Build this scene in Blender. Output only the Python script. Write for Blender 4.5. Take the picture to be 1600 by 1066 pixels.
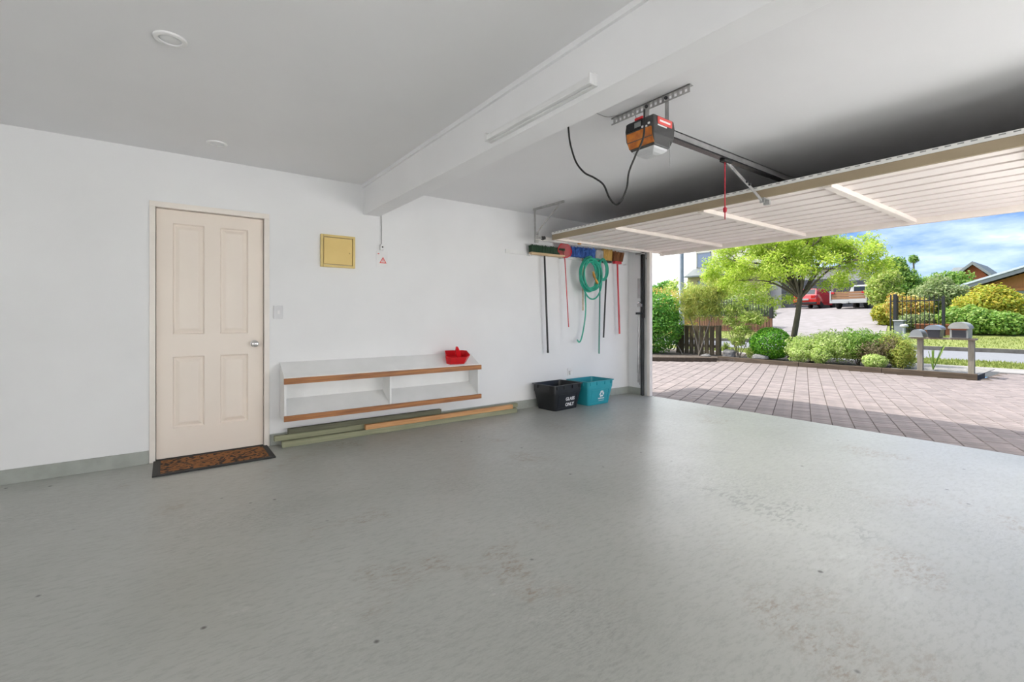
import bpy, bmesh, math, random
import numpy as np
from mathutils import Vector, Matrix, Euler

for o in list(bpy.data.objects):
    bpy.data.objects.remove(o, do_unlink=True)
SC = bpy.context.scene
COL = SC.collection
R = math.radians

# ------------------------------------------------------------------ camera
cam = bpy.data.cameras.new('camera')
cam.sensor_fit = 'HORIZONTAL'
cam.sensor_width = 36.0
cam.lens = 36.0 * 728.0 / 1600.0
cam.shift_y = -37.0 / 1600.0
cam.clip_start = 0.03
cam.clip_end = 500
camo = bpy.data.objects.new('camera', cam)
camo.location = (0, 0, 1.11)
camo.rotation_euler = (R(90), 0, R(-36.5))
COL.objects.link(camo)
SC.camera = camo

# ------------------------------------------------------------------ view, sky, sun
SC.view_settings.view_transform = 'Standard'
SC.view_settings.look = 'None'
SC.view_settings.gamma = 1.0
SC.view_settings.exposure = 0.0
SC.view_settings.use_curve_mapping = False
SC.cycles.max_bounces = 12
SC.cycles.diffuse_bounces = 8
SC.cycles.use_denoising = True
SC.cycles.sample_clamp_indirect = 8.0

FILL = 38.0          # radiance of the added fill lights on the walls out of view
SUN = 6.0
SKY = 1.0

world = bpy.data.worlds.new('sky')
SC.world = world
world.use_nodes = True
nt = world.node_tree
nt.nodes.clear()
def wn(t, **k):
    n = nt.nodes.new(t)
    for a, b in k.items():
        setattr(n, a, b)
    return n
w_out = wn('ShaderNodeOutputWorld')
w_bg = wn('ShaderNodeBackground')
w_tc = wn('ShaderNodeTexCoord')
w_sep = wn('ShaderNodeSeparateXYZ')
nt.links.new(w_tc.outputs['Generated'], w_sep.inputs[0])
w_ramp = wn('ShaderNodeValToRGB')
w_ramp.color_ramp.elements[0].position = 0.0
w_ramp.color_ramp.elements[0].color = (0.34, 0.60, 0.95, 1)
w_ramp.color_ramp.elements[1].position = 0.55
w_ramp.color_ramp.elements[1].color = (0.10, 0.27, 0.75, 1)
e = w_ramp.color_ramp.elements.new(0.16)
e.color = (0.16, 0.40, 0.88, 1)
nt.links.new(w_sep.outputs['Z'], w_ramp.inputs[0])
w_map = wn('ShaderNodeMapping')
w_map.inputs['Location'].default_value = (2.3, 1.4, 0.22)
w_map.inputs['Scale'].default_value = (1.0, 1.0, 3.2)
nt.links.new(w_tc.outputs['Generated'], w_map.inputs[0])
w_noise = wn('ShaderNodeTexNoise')
w_noise.inputs['Scale'].default_value = 3.4
w_noise.inputs['Detail'].default_value = 8
w_noise.inputs['Roughness'].default_value = 0.55
nt.links.new(w_map.outputs[0], w_noise.inputs[0])
# cloud cover thickens towards the left of the view (the +Y side)
w_cov = wn('ShaderNodeMath', operation='MULTIPLY_ADD')
w_cov.inputs[1].default_value = 1.0
w_cov.inputs[2].default_value = -0.30
w_yz = wn('ShaderNodeMath', operation='MULTIPLY_ADD')      # ... and overhead, out of view, added for more skylight
w_yz.inputs[1].default_value = 0.7
nt.links.new(w_sep.outputs['Z'], w_yz.inputs[0])
nt.links.new(w_sep.outputs['Y'], w_yz.inputs[2])
nt.links.new(w_yz.outputs[0], w_cov.inputs[0])
w_covc = wn('ShaderNodeClamp')
w_covc.inputs['Min'].default_value = 0.0
w_covc.inputs['Max'].default_value = 0.30
nt.links.new(w_cov.outputs[0], w_covc.inputs[0])
w_add = wn('ShaderNodeMath', operation='ADD')
nt.links.new(w_noise.outputs['Fac'], w_add.inputs[0])
nt.links.new(w_covc.outputs[0], w_add.inputs[1])
w_cr = wn('ShaderNodeValToRGB')
w_cr.color_ramp.elements[0].position = 0.49
w_cr.color_ramp.elements[0].color = (0, 0, 0, 1)
w_cr.color_ramp.elements[1].position = 0.80
w_cr.color_ramp.elements[1].color = (1, 1, 1, 1)
e = w_cr.color_ramp.elements.new(0.64)
e.color = (0.19, 0.19, 0.19, 1)
nt.links.new(w_add.outputs[0], w_cr.inputs[0])
w_mix = wn('ShaderNodeMix', data_type='RGBA')
nt.links.new(w_cr.outputs[0], w_mix.inputs['Factor'])
nt.links.new(w_ramp.outputs[0], w_mix.inputs['A'])
w_mix.inputs['B'].default_value = (4.0, 4.02, 4.1, 1)
nt.links.new(w_mix.outputs['Result'], w_bg.inputs[0])
w_bg.inputs[1].default_value = SKY
nt.links.new(w_bg.outputs[0], w_out.inputs[0])

sl = bpy.data.lights.new('sun', 'SUN')
sl.energy = SUN
sl.angle = R(0.6)
sl.color = (1.0, 0.96, 0.90)
so = bpy.data.objects.new('sun', sl)
so.rotation_euler = Vector((0.25, -0.46, -1.0)).to_track_quat('-Z', 'Y').to_euler()
so.location = (8, 8, 20)
COL.objects.link(so)

# ------------------------------------------------------------------ materials
MATS = {}
def _mat(name):
    m = bpy.data.materials.new(name)
    m.use_nodes = True
    m.node_tree.nodes.clear()
    return m, m.node_tree.nodes, m.node_tree.links

def lin(*rgb):
    out = []
    for v in rgb:
        v /= 255.0
        out.append(v / 12.92 if v <= 0.04045 else ((v + 0.055) / 1.055) ** 2.4)
    return tuple(out)

def M(name, col, rough=0.5, col2=None, scale=6.0, stretch=(1, 1, 1), bump=0.0, bscale=60.0,
      metal=0.0, lo=0.35, hi=0.65, detail=4, spec=0.5, emit=0.0, rnd=0.0, coat=0.0, trans=0.0, alpha=1.0):
    """procedural material: two tones mixed by noise, with bump and per-piece tint."""
    m, N, L = _mat(name)
    out = N.new('ShaderNodeOutputMaterial')
    p = N.new('ShaderNodeBsdfPrincipled')
    tc = N.new('ShaderNodeTexCoord')
    mp = N.new('ShaderNodeMapping')
    mp.inputs['Scale'].default_value = stretch
    L.new(tc.outputs['Object'], mp.inputs[0])
    nz = N.new('ShaderNodeTexNoise')
    nz.inputs['Scale'].default_value = scale
    nz.inputs['Detail'].default_value = detail
    L.new(mp.outputs[0], nz.inputs['Vector'])
    rp = N.new('ShaderNodeValToRGB')
    rp.color_ramp.elements[0].position = lo
    rp.color_ramp.elements[1].position = hi
    c2 = col2 if col2 is not None else tuple(v * 0.93 for v in col)
    rp.color_ramp.elements[0].color = (*c2, 1)
    rp.color_ramp.elements[1].color = (*col, 1)
    L.new(nz.outputs['Fac'], rp.inputs[0])
    colout = rp.outputs[0]
    if rnd:
        oi = N.new('ShaderNodeObjectInfo')
        ge = N.new('ShaderNodeNewGeometry')
        ad = N.new('ShaderNodeMath'); ad.operation = 'ADD'
        L.new(oi.outputs['Random'], ad.inputs[0]); L.new(ge.outputs['Random Per Island'], ad.inputs[1])
        fr = N.new('ShaderNodeMath'); fr.operation = 'FRACT'
        L.new(ad.outputs[0], fr.inputs[0])
        mr = N.new('ShaderNodeMapRange')
        mr.inputs['To Min'].default_value = 1 - rnd
        mr.inputs['To Max'].default_value = 1 + rnd
        L.new(fr.outputs[0], mr.inputs[0])
        hs = N.new('ShaderNodeHueSaturation')
        L.new(mr.outputs[0], hs.inputs['Value'])
        L.new(colout, hs.inputs['Color'])
        colout = hs.outputs[0]
    L.new(colout, p.inputs['Base Color'])
    p.inputs['Roughness'].default_value = rough
    p.inputs['Metallic'].default_value = metal
    p.inputs['Specular IOR Level'].default_value = spec
    p.inputs['Coat Weight'].default_value = coat
    p.inputs['Transmission Weight'].default_value = trans
    p.inputs['Alpha'].default_value = alpha
    if emit:
        p.inputs['Emission Color'].default_value = (*col, 1)
        p.inputs['Emission Strength'].default_value = emit
    if bump:
        nb = N.new('ShaderNodeTexNoise')
        nb.inputs['Scale'].default_value = bscale
        nb.inputs['Detail'].default_value = 3
        L.new(mp.outputs[0], nb.inputs['Vector'])
        b = N.new('ShaderNodeBump')
        b.inputs['Strength'].default_value = bump
        b.inputs['Distance'].default_value = 0.01
        L.new(nb.outputs['Fac'], b.inputs['Height'])
        L.new(b.outputs[0], p.inputs['Normal'])
    L.new(p.outputs[0], out.inputs[0])
    MATS[name] = m
    return m

def leafmat(name, cols, rough=0.45, translucent=0.4):
    """leaf material: a tone picked per leaf, lit from both sides."""
    m, N, L = _mat(name)
    out = N.new('ShaderNodeOutputMaterial')
    ge = N.new('ShaderNodeNewGeometry')
    rp = N.new('ShaderNodeValToRGB')
    n = len(cols)
    while len(rp.color_ramp.elements) < n:
        rp.color_ramp.elements.new(0.5)
    for i, c in enumerate(cols):
        rp.color_ramp.elements[i].position = i / max(1, n - 1)
        rp.color_ramp.elements[i].color = (*c, 1)
    L.new(ge.outputs['Random Per Island'], rp.inputs[0])
    p = N.new('ShaderNodeBsdfPrincipled')
    p.inputs['Roughness'].default_value = rough
    p.inputs['Specular IOR Level'].default_value = 0.35
    L.new(rp.outputs[0], p.inputs['Base Color'])
    t = N.new('ShaderNodeBsdfTranslucent')
    L.new(rp.outputs[0], t.inputs['Color'])
    mx = N.new('ShaderNodeMixShader')
    mx.inputs[0].default_value = translucent
    L.new(p.outputs[0], mx.inputs[1]); L.new(t.outputs[0], mx.inputs[2])
    L.new(mx.outputs[0], out.inputs[0])
    MATS[name] = m
    return m

def floor_material():
    m, N, L = _mat('painted_concrete')
    out = N.new('ShaderNodeOutputMaterial')
    p = N.new('ShaderNodeBsdfPrincipled')
    tc = N.new('ShaderNodeTexCoord')
    def noise(scale, stretch=(1, 1, 1), detail=5, rough=0.55, loc=(0, 0, 0), rot=0.0):
        mp = N.new('ShaderNodeMapping')
        mp.inputs['Scale'].default_value = stretch
        mp.inputs['Location'].default_value = loc
        mp.inputs['Rotation'].default_value = (0, 0, rot)
        L.new(tc.outputs['Object'], mp.inputs[0])
        n = N.new('ShaderNodeTexNoise')
        n.inputs['Scale'].default_value = scale
        n.inputs['Detail'].default_value = detail
        n.inputs['Roughness'].default_value = rough
        L.new(mp.outputs[0], n.inputs['Vector'])
        return n.outputs['Fac']
    def ramp(src, lo, hi, a=0.0, b=1.0):
        r = N.new('ShaderNodeMapRange')
        r.inputs['From Min'].default_value = lo
        r.inputs['From Max'].default_value = hi
        r.inputs['To Min'].default_value = a
        r.inputs['To Max'].default_value = b
        L.new(src, r.inputs[0])
        return r.outputs[0]
    def mul(a, b):
        n = N.new('ShaderNodeMath'); n.operation = 'MULTIPLY'
        L.new(a, n.inputs[0])
        if isinstance(b, float): n.inputs[1].default_value = b
        else: L.new(b, n.inputs[1])
        return n.outputs[0]
    def mix(fac, a, b):
        n = N.new('ShaderNodeMix'); n.data_type = 'RGBA'
        L.new(fac, n.inputs['Factor'])
        if isinstance(a, tuple): n.inputs['A'].default_value = (*a, 1)
        else: L.new(a, n.inputs['A'])
        n.inputs['B'].default_value = (*b, 1)
        return n.outputs['Result']
    base = mix(ramp(noise(1.1), 0.3, 0.7), (0.365, 0.375, 0.345), (0.435, 0.443, 0.418))
    # rubbed streaks
    c = mix(mul(ramp(noise(16, (1, 3.0, 1), 7, 0.75, rot=0.5), 0.48, 0.72), 0.60), base, (0.25, 0.25, 0.23))
    # darker rubbed zones
    wz = mul(ramp(noise(0.9, loc=(1.7, 4.2, 0)), 0.50, 0.66), ramp(noise(34, (1, 3.0, 1), 6, 0.75, rot=0.5), 0.46, 0.66))
    c = mix(mul(wz, 0.6), c, (0.20, 0.20, 0.185))
    # worn brownish patches
    w = mul(ramp(noise(1.7, loc=(3.1, 7.7, 0)), 0.60, 0.68), ramp(noise(22, (1, 2.2, 1), 5, 0.75, rot=0.5), 0.47, 0.62))
    c = mix(mul(w, 0.85), c, (0.27, 0.215, 0.165))
    # pale rubbed areas
    w2 = mul(ramp(noise(2.3, loc=(9.1, 2.7, 0)), 0.58, 0.7), ramp(noise(30, (1, 2, 1), 5, 0.7), 0.5, 0.62))
    c = mix(mul(w2, 0.4), c, (0.56, 0.56, 0.53))
    # tyre marks left on the paint near the opening
    tm = N.new('ShaderNodeMapping'); tm.vector_type = 'TEXTURE'
    tm.inputs['Location'].default_value = (1.765, 0.31, 0.12); tm.inputs['Scale'].default_value = (0.24, 0.62, 1.0)
    L.new(tc.outputs['Object'], tm.inputs[0])
    ln = N.new('ShaderNodeVectorMath'); ln.operation = 'LENGTH'
    L.new(tm.outputs[0], ln.inputs[0])
    tread = mul(ramp(ln.outputs['Value'], 1.0, 0.55), mul(ramp(noise(17, (1, 2.6, 1), 3, 0.5, loc=(4, 4, 0)), 0.50, 0.56), ramp(noise(5.5, loc=(2, 8, 0)), 0.46, 0.54)))
    c = mix(mul(tread, 0.6), c, (0.20, 0.20, 0.19))
    # dark specks
    v = N.new('ShaderNodeTexVoronoi'); v.inputs['Scale'].default_value = 4.6
    L.new(tc.outputs['Object'], v.inputs['Vector'])
    sp = ramp(v.outputs['Distance'], 0.062, 0.03)
    msk = ramp(noise(1.3, loc=(5, 1, 0)), 0.44, 0.47)
    c = mix(mul(mul(sp, msk), 0.85), c, (0.06, 0.055, 0.05))
    L.new(c, p.inputs['Base Color'])
    L.new(ramp(noise(14, (1, 2.5, 1), 5, rot=0.5), 0.3, 0.75, 0.30, 0.42), p.inputs['Roughness'])
    p.inputs['Specular IOR Level'].default_value = 0.6
    b = N.new('ShaderNodeBump'); b.inputs['Strength'].default_value = 0.06; b.inputs['Distance'].default_value = 0.01
    L.new(noise(26, (1, 1.8, 1), 5, 0.6), b.inputs['Height'])
    L.new(b.outputs[0], p.inputs['Normal'])
    L.new(p.outputs[0], out.inputs[0])
    MATS['floor'] = m
floor_material()

def coir_material():
    m, N, L = _mat('printed_coir')
    out = N.new('ShaderNodeOutputMaterial')
    p = N.new('ShaderNodeBsdfPrincipled')
    tc = N.new('ShaderNodeTexCoord')
    nz = N.new('ShaderNodeTexNoise'); nz.inputs['Scale'].default_value = 14; nz.inputs['Distortion'].default_value = 2.2
    L.new(tc.outputs['Object'], nz.inputs['Vector'])
    rp = N.new('ShaderNodeValToRGB')
    rp.color_ramp.elements[0].position = 0.50; rp.color_ramp.elements[0].color = (0.30, 0.115, 0.03, 1)
    rp.color_ramp.elements[1].position = 0.56; rp.color_ramp.elements[1].color = (0.035, 0.02, 0.012, 1)
    L.new(nz.outputs['Fac'], rp.inputs[0])
    n2 = N.new('ShaderNodeTexNoise'); n2.inputs['Scale'].default_value = 300
    L.new(tc.outputs['Object'], n2.inputs['Vector'])
    b = N.new('ShaderNodeBump'); b.inputs['Strength'].default_value = 0.8; b.inputs['Distance'].default_value = 0.005
    L.new(n2.outputs['Fac'], b.inputs['Height']); L.new(b.outputs[0], p.inputs['Normal'])
    L.new(rp.outputs[0], p.inputs['Base Color'])
    p.inputs['Roughness'].default_value = 0.95
    L.new(p.outputs[0], out.inputs[0])
    MATS['coir'] = m
coir_material()

M('wall', (0.80, 0.805, 0.81), 0.6, (0.765, 0.77, 0.775), scale=1.6, bump=0.05, bscale=220)
M('ceiling', (0.81, 0.81, 0.82), 0.65, (0.785, 0.785, 0.795), scale=1.2, bump=0.04, bscale=250)
M('beam', (0.83, 0.83, 0.84), 0.6, (0.80, 0.80, 0.81), scale=2, bump=0.05, bscale=120)
M('skirting', (0.36, 0.38, 0.35), 0.55, (0.30, 0.32, 0.29), scale=9)
M('cream', (0.84, 0.755, 0.67), 0.42, (0.82, 0.735, 0.65), scale=2)
M('cream_trim', (0.84, 0.79, 0.73), 0.42)
M('chrome', (0.62, 0.61, 0.60), 0.22, metal=1.0)
M('white_plastic', (0.80, 0.80, 0.80), 0.35)
M('switch_plastic', (0.66, 0.665, 0.68), 0.35)
M('white_paint', (0.82, 0.825, 0.82), 0.5, (0.77, 0.78, 0.77), scale=5)
M('meter_yellow', (0.74, 0.55, 0.20), 0.5, (0.70, 0.51, 0.18), scale=4)
M('meter_edge', (0.68, 0.52, 0.20), 0.5)
M('black_rubber', (0.02, 0.02, 0.02), 0.7)
M('black_plastic', (0.012, 0.013, 0.015), 0.38, bump=0.05, bscale=200)
M('teal_plastic', (0.02, 0.30, 0.36), 0.38, (0.018, 0.27, 0.33), bump=0.05, bscale=200)
M('print_white', (0.85, 0.85, 0.85), 0.6)
M('wood_lip', (0.42, 0.17, 0.05), 0.5, (0.23, 0.085, 0.022), scale=9, stretch=(0.35, 6, 6), bump=0.1)
M('pine', (0.60, 0.33, 0.14), 0.6, (0.47, 0.22, 0.08), scale=8, stretch=(0.3, 6, 6), bump=0.12)
M('treated', (0.31, 0.31, 0.20), 0.7, (0.22, 0.23, 0.14), scale=8, stretch=(0.3, 5, 5), bump=0.15)
M('treated_dark', (0.155, 0.155, 0.10), 0.75, (0.10, 0.10, 0.065), scale=8, stretch=(0.3, 5, 5), bump=0.15)
M('red_plastic', (0.62, 0.012, 0.02), 0.3)
M('red_print', (0.72, 0.10, 0.09), 0.5)
M('steel', (0.52, 0.52, 0.52), 0.38, (0.42, 0.42, 0.42), scale=12, metal=0.85)
M('galv', (0.50, 0.50, 0.49), 0.45, (0.36, 0.36, 0.355), scale=20, metal=0.5)
M('dark_steel', (0.055, 0.06, 0.062), 0.45, (0.04, 0.042, 0.045), scale=8, metal=0.3)
M('black_gloss', (0.010, 0.010, 0.011), 0.25)
M('door_slat', (0.90, 0.83, 0.785), 0.45, (0.87, 0.80, 0.755), scale=3)
M('door_rail', (0.87, 0.80, 0.74), 0.42)
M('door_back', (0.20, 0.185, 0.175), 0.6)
M('door_tan', (0.36, 0.285, 0.185), 0.55, (0.31, 0.245, 0.16), scale=6, stretch=(1, 0.3, 1))
M('strip_white', (0.80, 0.79, 0.76), 0.5)
M('opener_grey', (0.05, 0.05, 0.05), 0.42)
M('opener_orange', (0.55, 0.18, 0.015), 0.3, (0.33, 0.09, 0.01), scale=22)
M('opener_diffuser', (0.56, 0.57, 0.58), 0.3)
M('lens_white', (0.74, 0.75, 0.76), 0.3)
M('cord_red', (0.48, 0.01, 0.03), 0.5)
M('cable_black', (0.012, 0.012, 0.012), 0.5)
M('cable_grey', (0.30, 0.30, 0.30), 0.6)
M('fill_glow', (1.0, 0.985, 0.975), 0.5, emit=FILL)  # glow of the added fill lights
M('hose', (0.015, 0.30, 0.20), 0.3, (0.03, 0.38, 0.26), scale=10)
M('brass', (0.55, 0.26, 0.06), 0.35, metal=0.6)
M('bristle_green', (0.012, 0.055, 0.022), 0.7, (0.006, 0.03, 0.012), scale=60, stretch=(3, 3, 0.5), bump=0.7, bscale=160)
M('bristle_blue', (0.05, 0.16, 0.50), 0.6, (0.02, 0.07, 0.30), scale=30, bump=0.6, bscale=120)
M('bristle_straw', (0.60, 0.38, 0.10), 0.7, (0.42, 0.24, 0.05), scale=60, stretch=(3, 3, .4), bump=0.7, bscale=150)
M('bristle_brown', (0.23, 0.085, 0.025), 0.7, (0.13, 0.045, 0.012), scale=60, stretch=(3, 3, .4), bump=0.7, bscale=150)
M('grey_cloth', (0.42, 0.41, 0.40), 0.8, (0.30, 0.29, 0.28), scale=25)
M('handle_black', (0.015, 0.015, 0.016), 0.4)
M('handle_red', (0.50, 0.03, 0.04), 0.35)
M('handle_teal', (0.06, 0.24, 0.19), 0.4)
M('net_red', (0.60, 0.10, 0.11), 0.5, alpha=0.55)
M('pale_wood', (0.62, 0.47, 0.30), 0.6, (0.5, 0.36, 0.2), scale=6, stretch=(.3, 5, 5))
# outside
M('paver', (0.220, 0.184, 0.171), 0.85, (0.171, 0.143, 0.135), scale=7, detail=6, bump=0.35, bscale=90, rnd=0.16)
M('joint_sand', (0.088, 0.066, 0.055), 0.95, (0.121, 0.094, 0.066), scale=5)
M('edging', (0.102, 0.072, 0.045), 0.85, (0.060, 0.042, 0.027), scale=8, stretch=(4, .4, 4), bump=0.3)
M('soil', (0.060, 0.042, 0.030), 0.95, (0.120, 0.096, 0.078), scale=14, bump=0.9, bscale=40)
M('gravel', (0.288, 0.276, 0.258), 0.95, (0.150, 0.144, 0.132), scale=26, bump=1.0, bscale=60)
M('rock', (0.216, 0.210, 0.198), 0.9, (0.132, 0.126, 0.120), scale=9, bump=0.6, bscale=30)
M('asphalt', (0.180, 0.186, 0.198), 0.9, (0.156, 0.162, 0.174), scale=9, bump=0.3, bscale=150)
M('kerbstone', (0.120, 0.114, 0.102), 0.9, (0.078, 0.072, 0.066), scale=6)
M('concrete', (0.275, 0.264, 0.248), 0.9, (0.231, 0.220, 0.209), scale=3, bump=0.2)
M('drive', (0.231, 0.212, 0.209), 0.9, (0.187, 0.171, 0.165), scale=2.2, detail=7, bump=0.3, bscale=60)
M('grass', (0.216, 0.240, 0.060), 0.9, (0.144, 0.180, 0.036), scale=2.4, detail=8, bump=0.8, bscale=120)
leafmat('grass_blade', [(0.165, 0.225, 0.038), (0.315, 0.345, 0.098)], 0.7, 0.3)
leafmat('leaf_hedge', [(0.055, 0.18, 0.02), (0.13, 0.34, 0.04), (0.25, 0.48, 0.07)])
leafmat('leaf_tree', [(0.26, 0.42, 0.03), (0.44, 0.58, 0.06), (0.66, 0.72, 0.17)], 0.5, 0.5)
leafmat('leaf_lime', [(0.32, 0.48, 0.09), (0.50, 0.62, 0.18), (0.66, 0.72, 0.34)], 0.5, 0.45)
leafmat('leaf_nandina', [(0.22, 0.38, 0.05), (0.42, 0.52, 0.10), (0.60, 0.62, 0.24)], 0.45, 0.45)
leafmat('leaf_mid', [(0.120, 0.270, 0.030), (0.240, 0.405, 0.068), (0.375, 0.495, 0.120)])
leafmat('leaf_feather', [(0.20, 0.30, 0.05), (0.38, 0.44, 0.08), (0.52, 0.48, 0.12)], 0.5, 0.45)
leafmat('leaf_box', [(0.05, 0.19, 0.015), (0.11, 0.34, 0.02), (0.26, 0.52, 0.035)])
leafmat('leaf_orange', [(0.24, 0.34, 0.06), (0.54, 0.46, 0.12), (0.68, 0.36, 0.08)])
leafmat('leaf_yellow', [(0.270, 0.375, 0.038), (0.480, 0.480, 0.060), (0.570, 0.450, 0.060)], 0.5, 0.45)
leafmat('leaf_brown', [(0.098, 0.064, 0.038), (0.180, 0.128, 0.075), (0.180, 0.195, 0.060)], 0.6, 0.2)
leafmat('leaf_far', [(0.098, 0.225, 0.030), (0.195, 0.345, 0.053), (0.315, 0.450, 0.098)])
leafmat('leaf_pale', [(0.150, 0.240, 0.068), (0.270, 0.345, 0.128), (0.375, 0.413, 0.210)])
M('bark', (0.140, 0.119, 0.081), 0.9, (0.084, 0.070, 0.045), scale=12, stretch=(3, 3, .6), bump=0.6, bscale=50)
M('bark_pale', (0.231, 0.196, 0.154), 0.9, (0.140, 0.119, 0.091), scale=12, stretch=(3, 3, .6), bump=0.5)
M('fence_wood', (0.140, 0.108, 0.063), 0.85, (0.077, 0.059, 0.035), scale=8, stretch=(5, 5, .5), bump=0.35, rnd=0.2)
M('far_board', (0.210, 0.105, 0.059), 0.8, (0.140, 0.066, 0.038), scale=5, stretch=(4, 4, .5), rnd=0.2)
M('fence_black', (0.012, 0.013, 0.014), 0.45)
M('pole_grey', (0.364, 0.385, 0.406), 0.55, (0.308, 0.329, 0.350), scale=5)
M('post_wood', (0.252, 0.222, 0.174), 0.8, (0.186, 0.162, 0.120), scale=8, stretch=(4, 4, .5), bump=0.2)
M('post_wood_h', (0.276, 0.228, 0.174), 0.8, (0.198, 0.156, 0.114), scale=8, stretch=(4, .5, 4), bump=0.2)
M('mail_grey', (0.216, 0.228, 0.222), 0.5)
M('mail_pale', (0.300, 0.300, 0.270), 0.5, (0.240, 0.246, 0.216), scale=7)
M('mail_dark', (0.03, 0.03, 0.035), 0.4)
M('mail_top', (0.20, 0.22, 0.24), 0.3)
M('car_red', (0.496, 0.012, 0.016), 0.2, coat=0.6)
M('car_glass', (0.02, 0.025, 0.03), 0.08)
M('tyre', (0.015, 0.015, 0.015), 0.8)
M('lamp_red', (0.45, 0.01, 0.01), 0.2)
M('truck_white', (0.432, 0.432, 0.420), 0.4)
M('truck_wood', (0.322, 0.168, 0.077), 0.6, (0.238, 0.119, 0.056), scale=6, stretch=(4, .4, 4))
M('plate', (0.420, 0.420, 0.396), 0.5)
M('house_cream', (0.54, 0.51, 0.44), 0.8, (0.50, 0.47, 0.40), scale=2)
M('house_yellow', (0.312, 0.276, 0.156), 0.8)
M('house_white', (0.444, 0.444, 0.432), 0.7)
M('slate', (0.035, 0.04, 0.05), 0.5)
M('roof_green', (0.120, 0.138, 0.132), 0.6, (0.096, 0.114, 0.108), scale=3)
M('roof_blue', (0.56, 0.62, 0.68), 0.4)
M('fascia', (0.20, 0.22, 0.23), 0.6)
M('orange_wood', (0.350, 0.150, 0.042), 0.7, (0.294, 0.119, 0.032), scale=5, stretch=(4, 4, .4))
M('brick_red', (0.294, 0.084, 0.042), 0.85, (0.238, 0.070, 0.035), scale=10)
M('door_green', (0.132, 0.162, 0.138), 0.5, (0.120, 0.150, 0.126), scale=3)
M('window_glass', (0.10, 0.15, 0.24), 0.08)
M('terracotta', (0.294, 0.105, 0.049), 0.8)

# ------------------------------------------------------------------ helpers
ORG = {}          # world position of each object's origin while building

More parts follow.
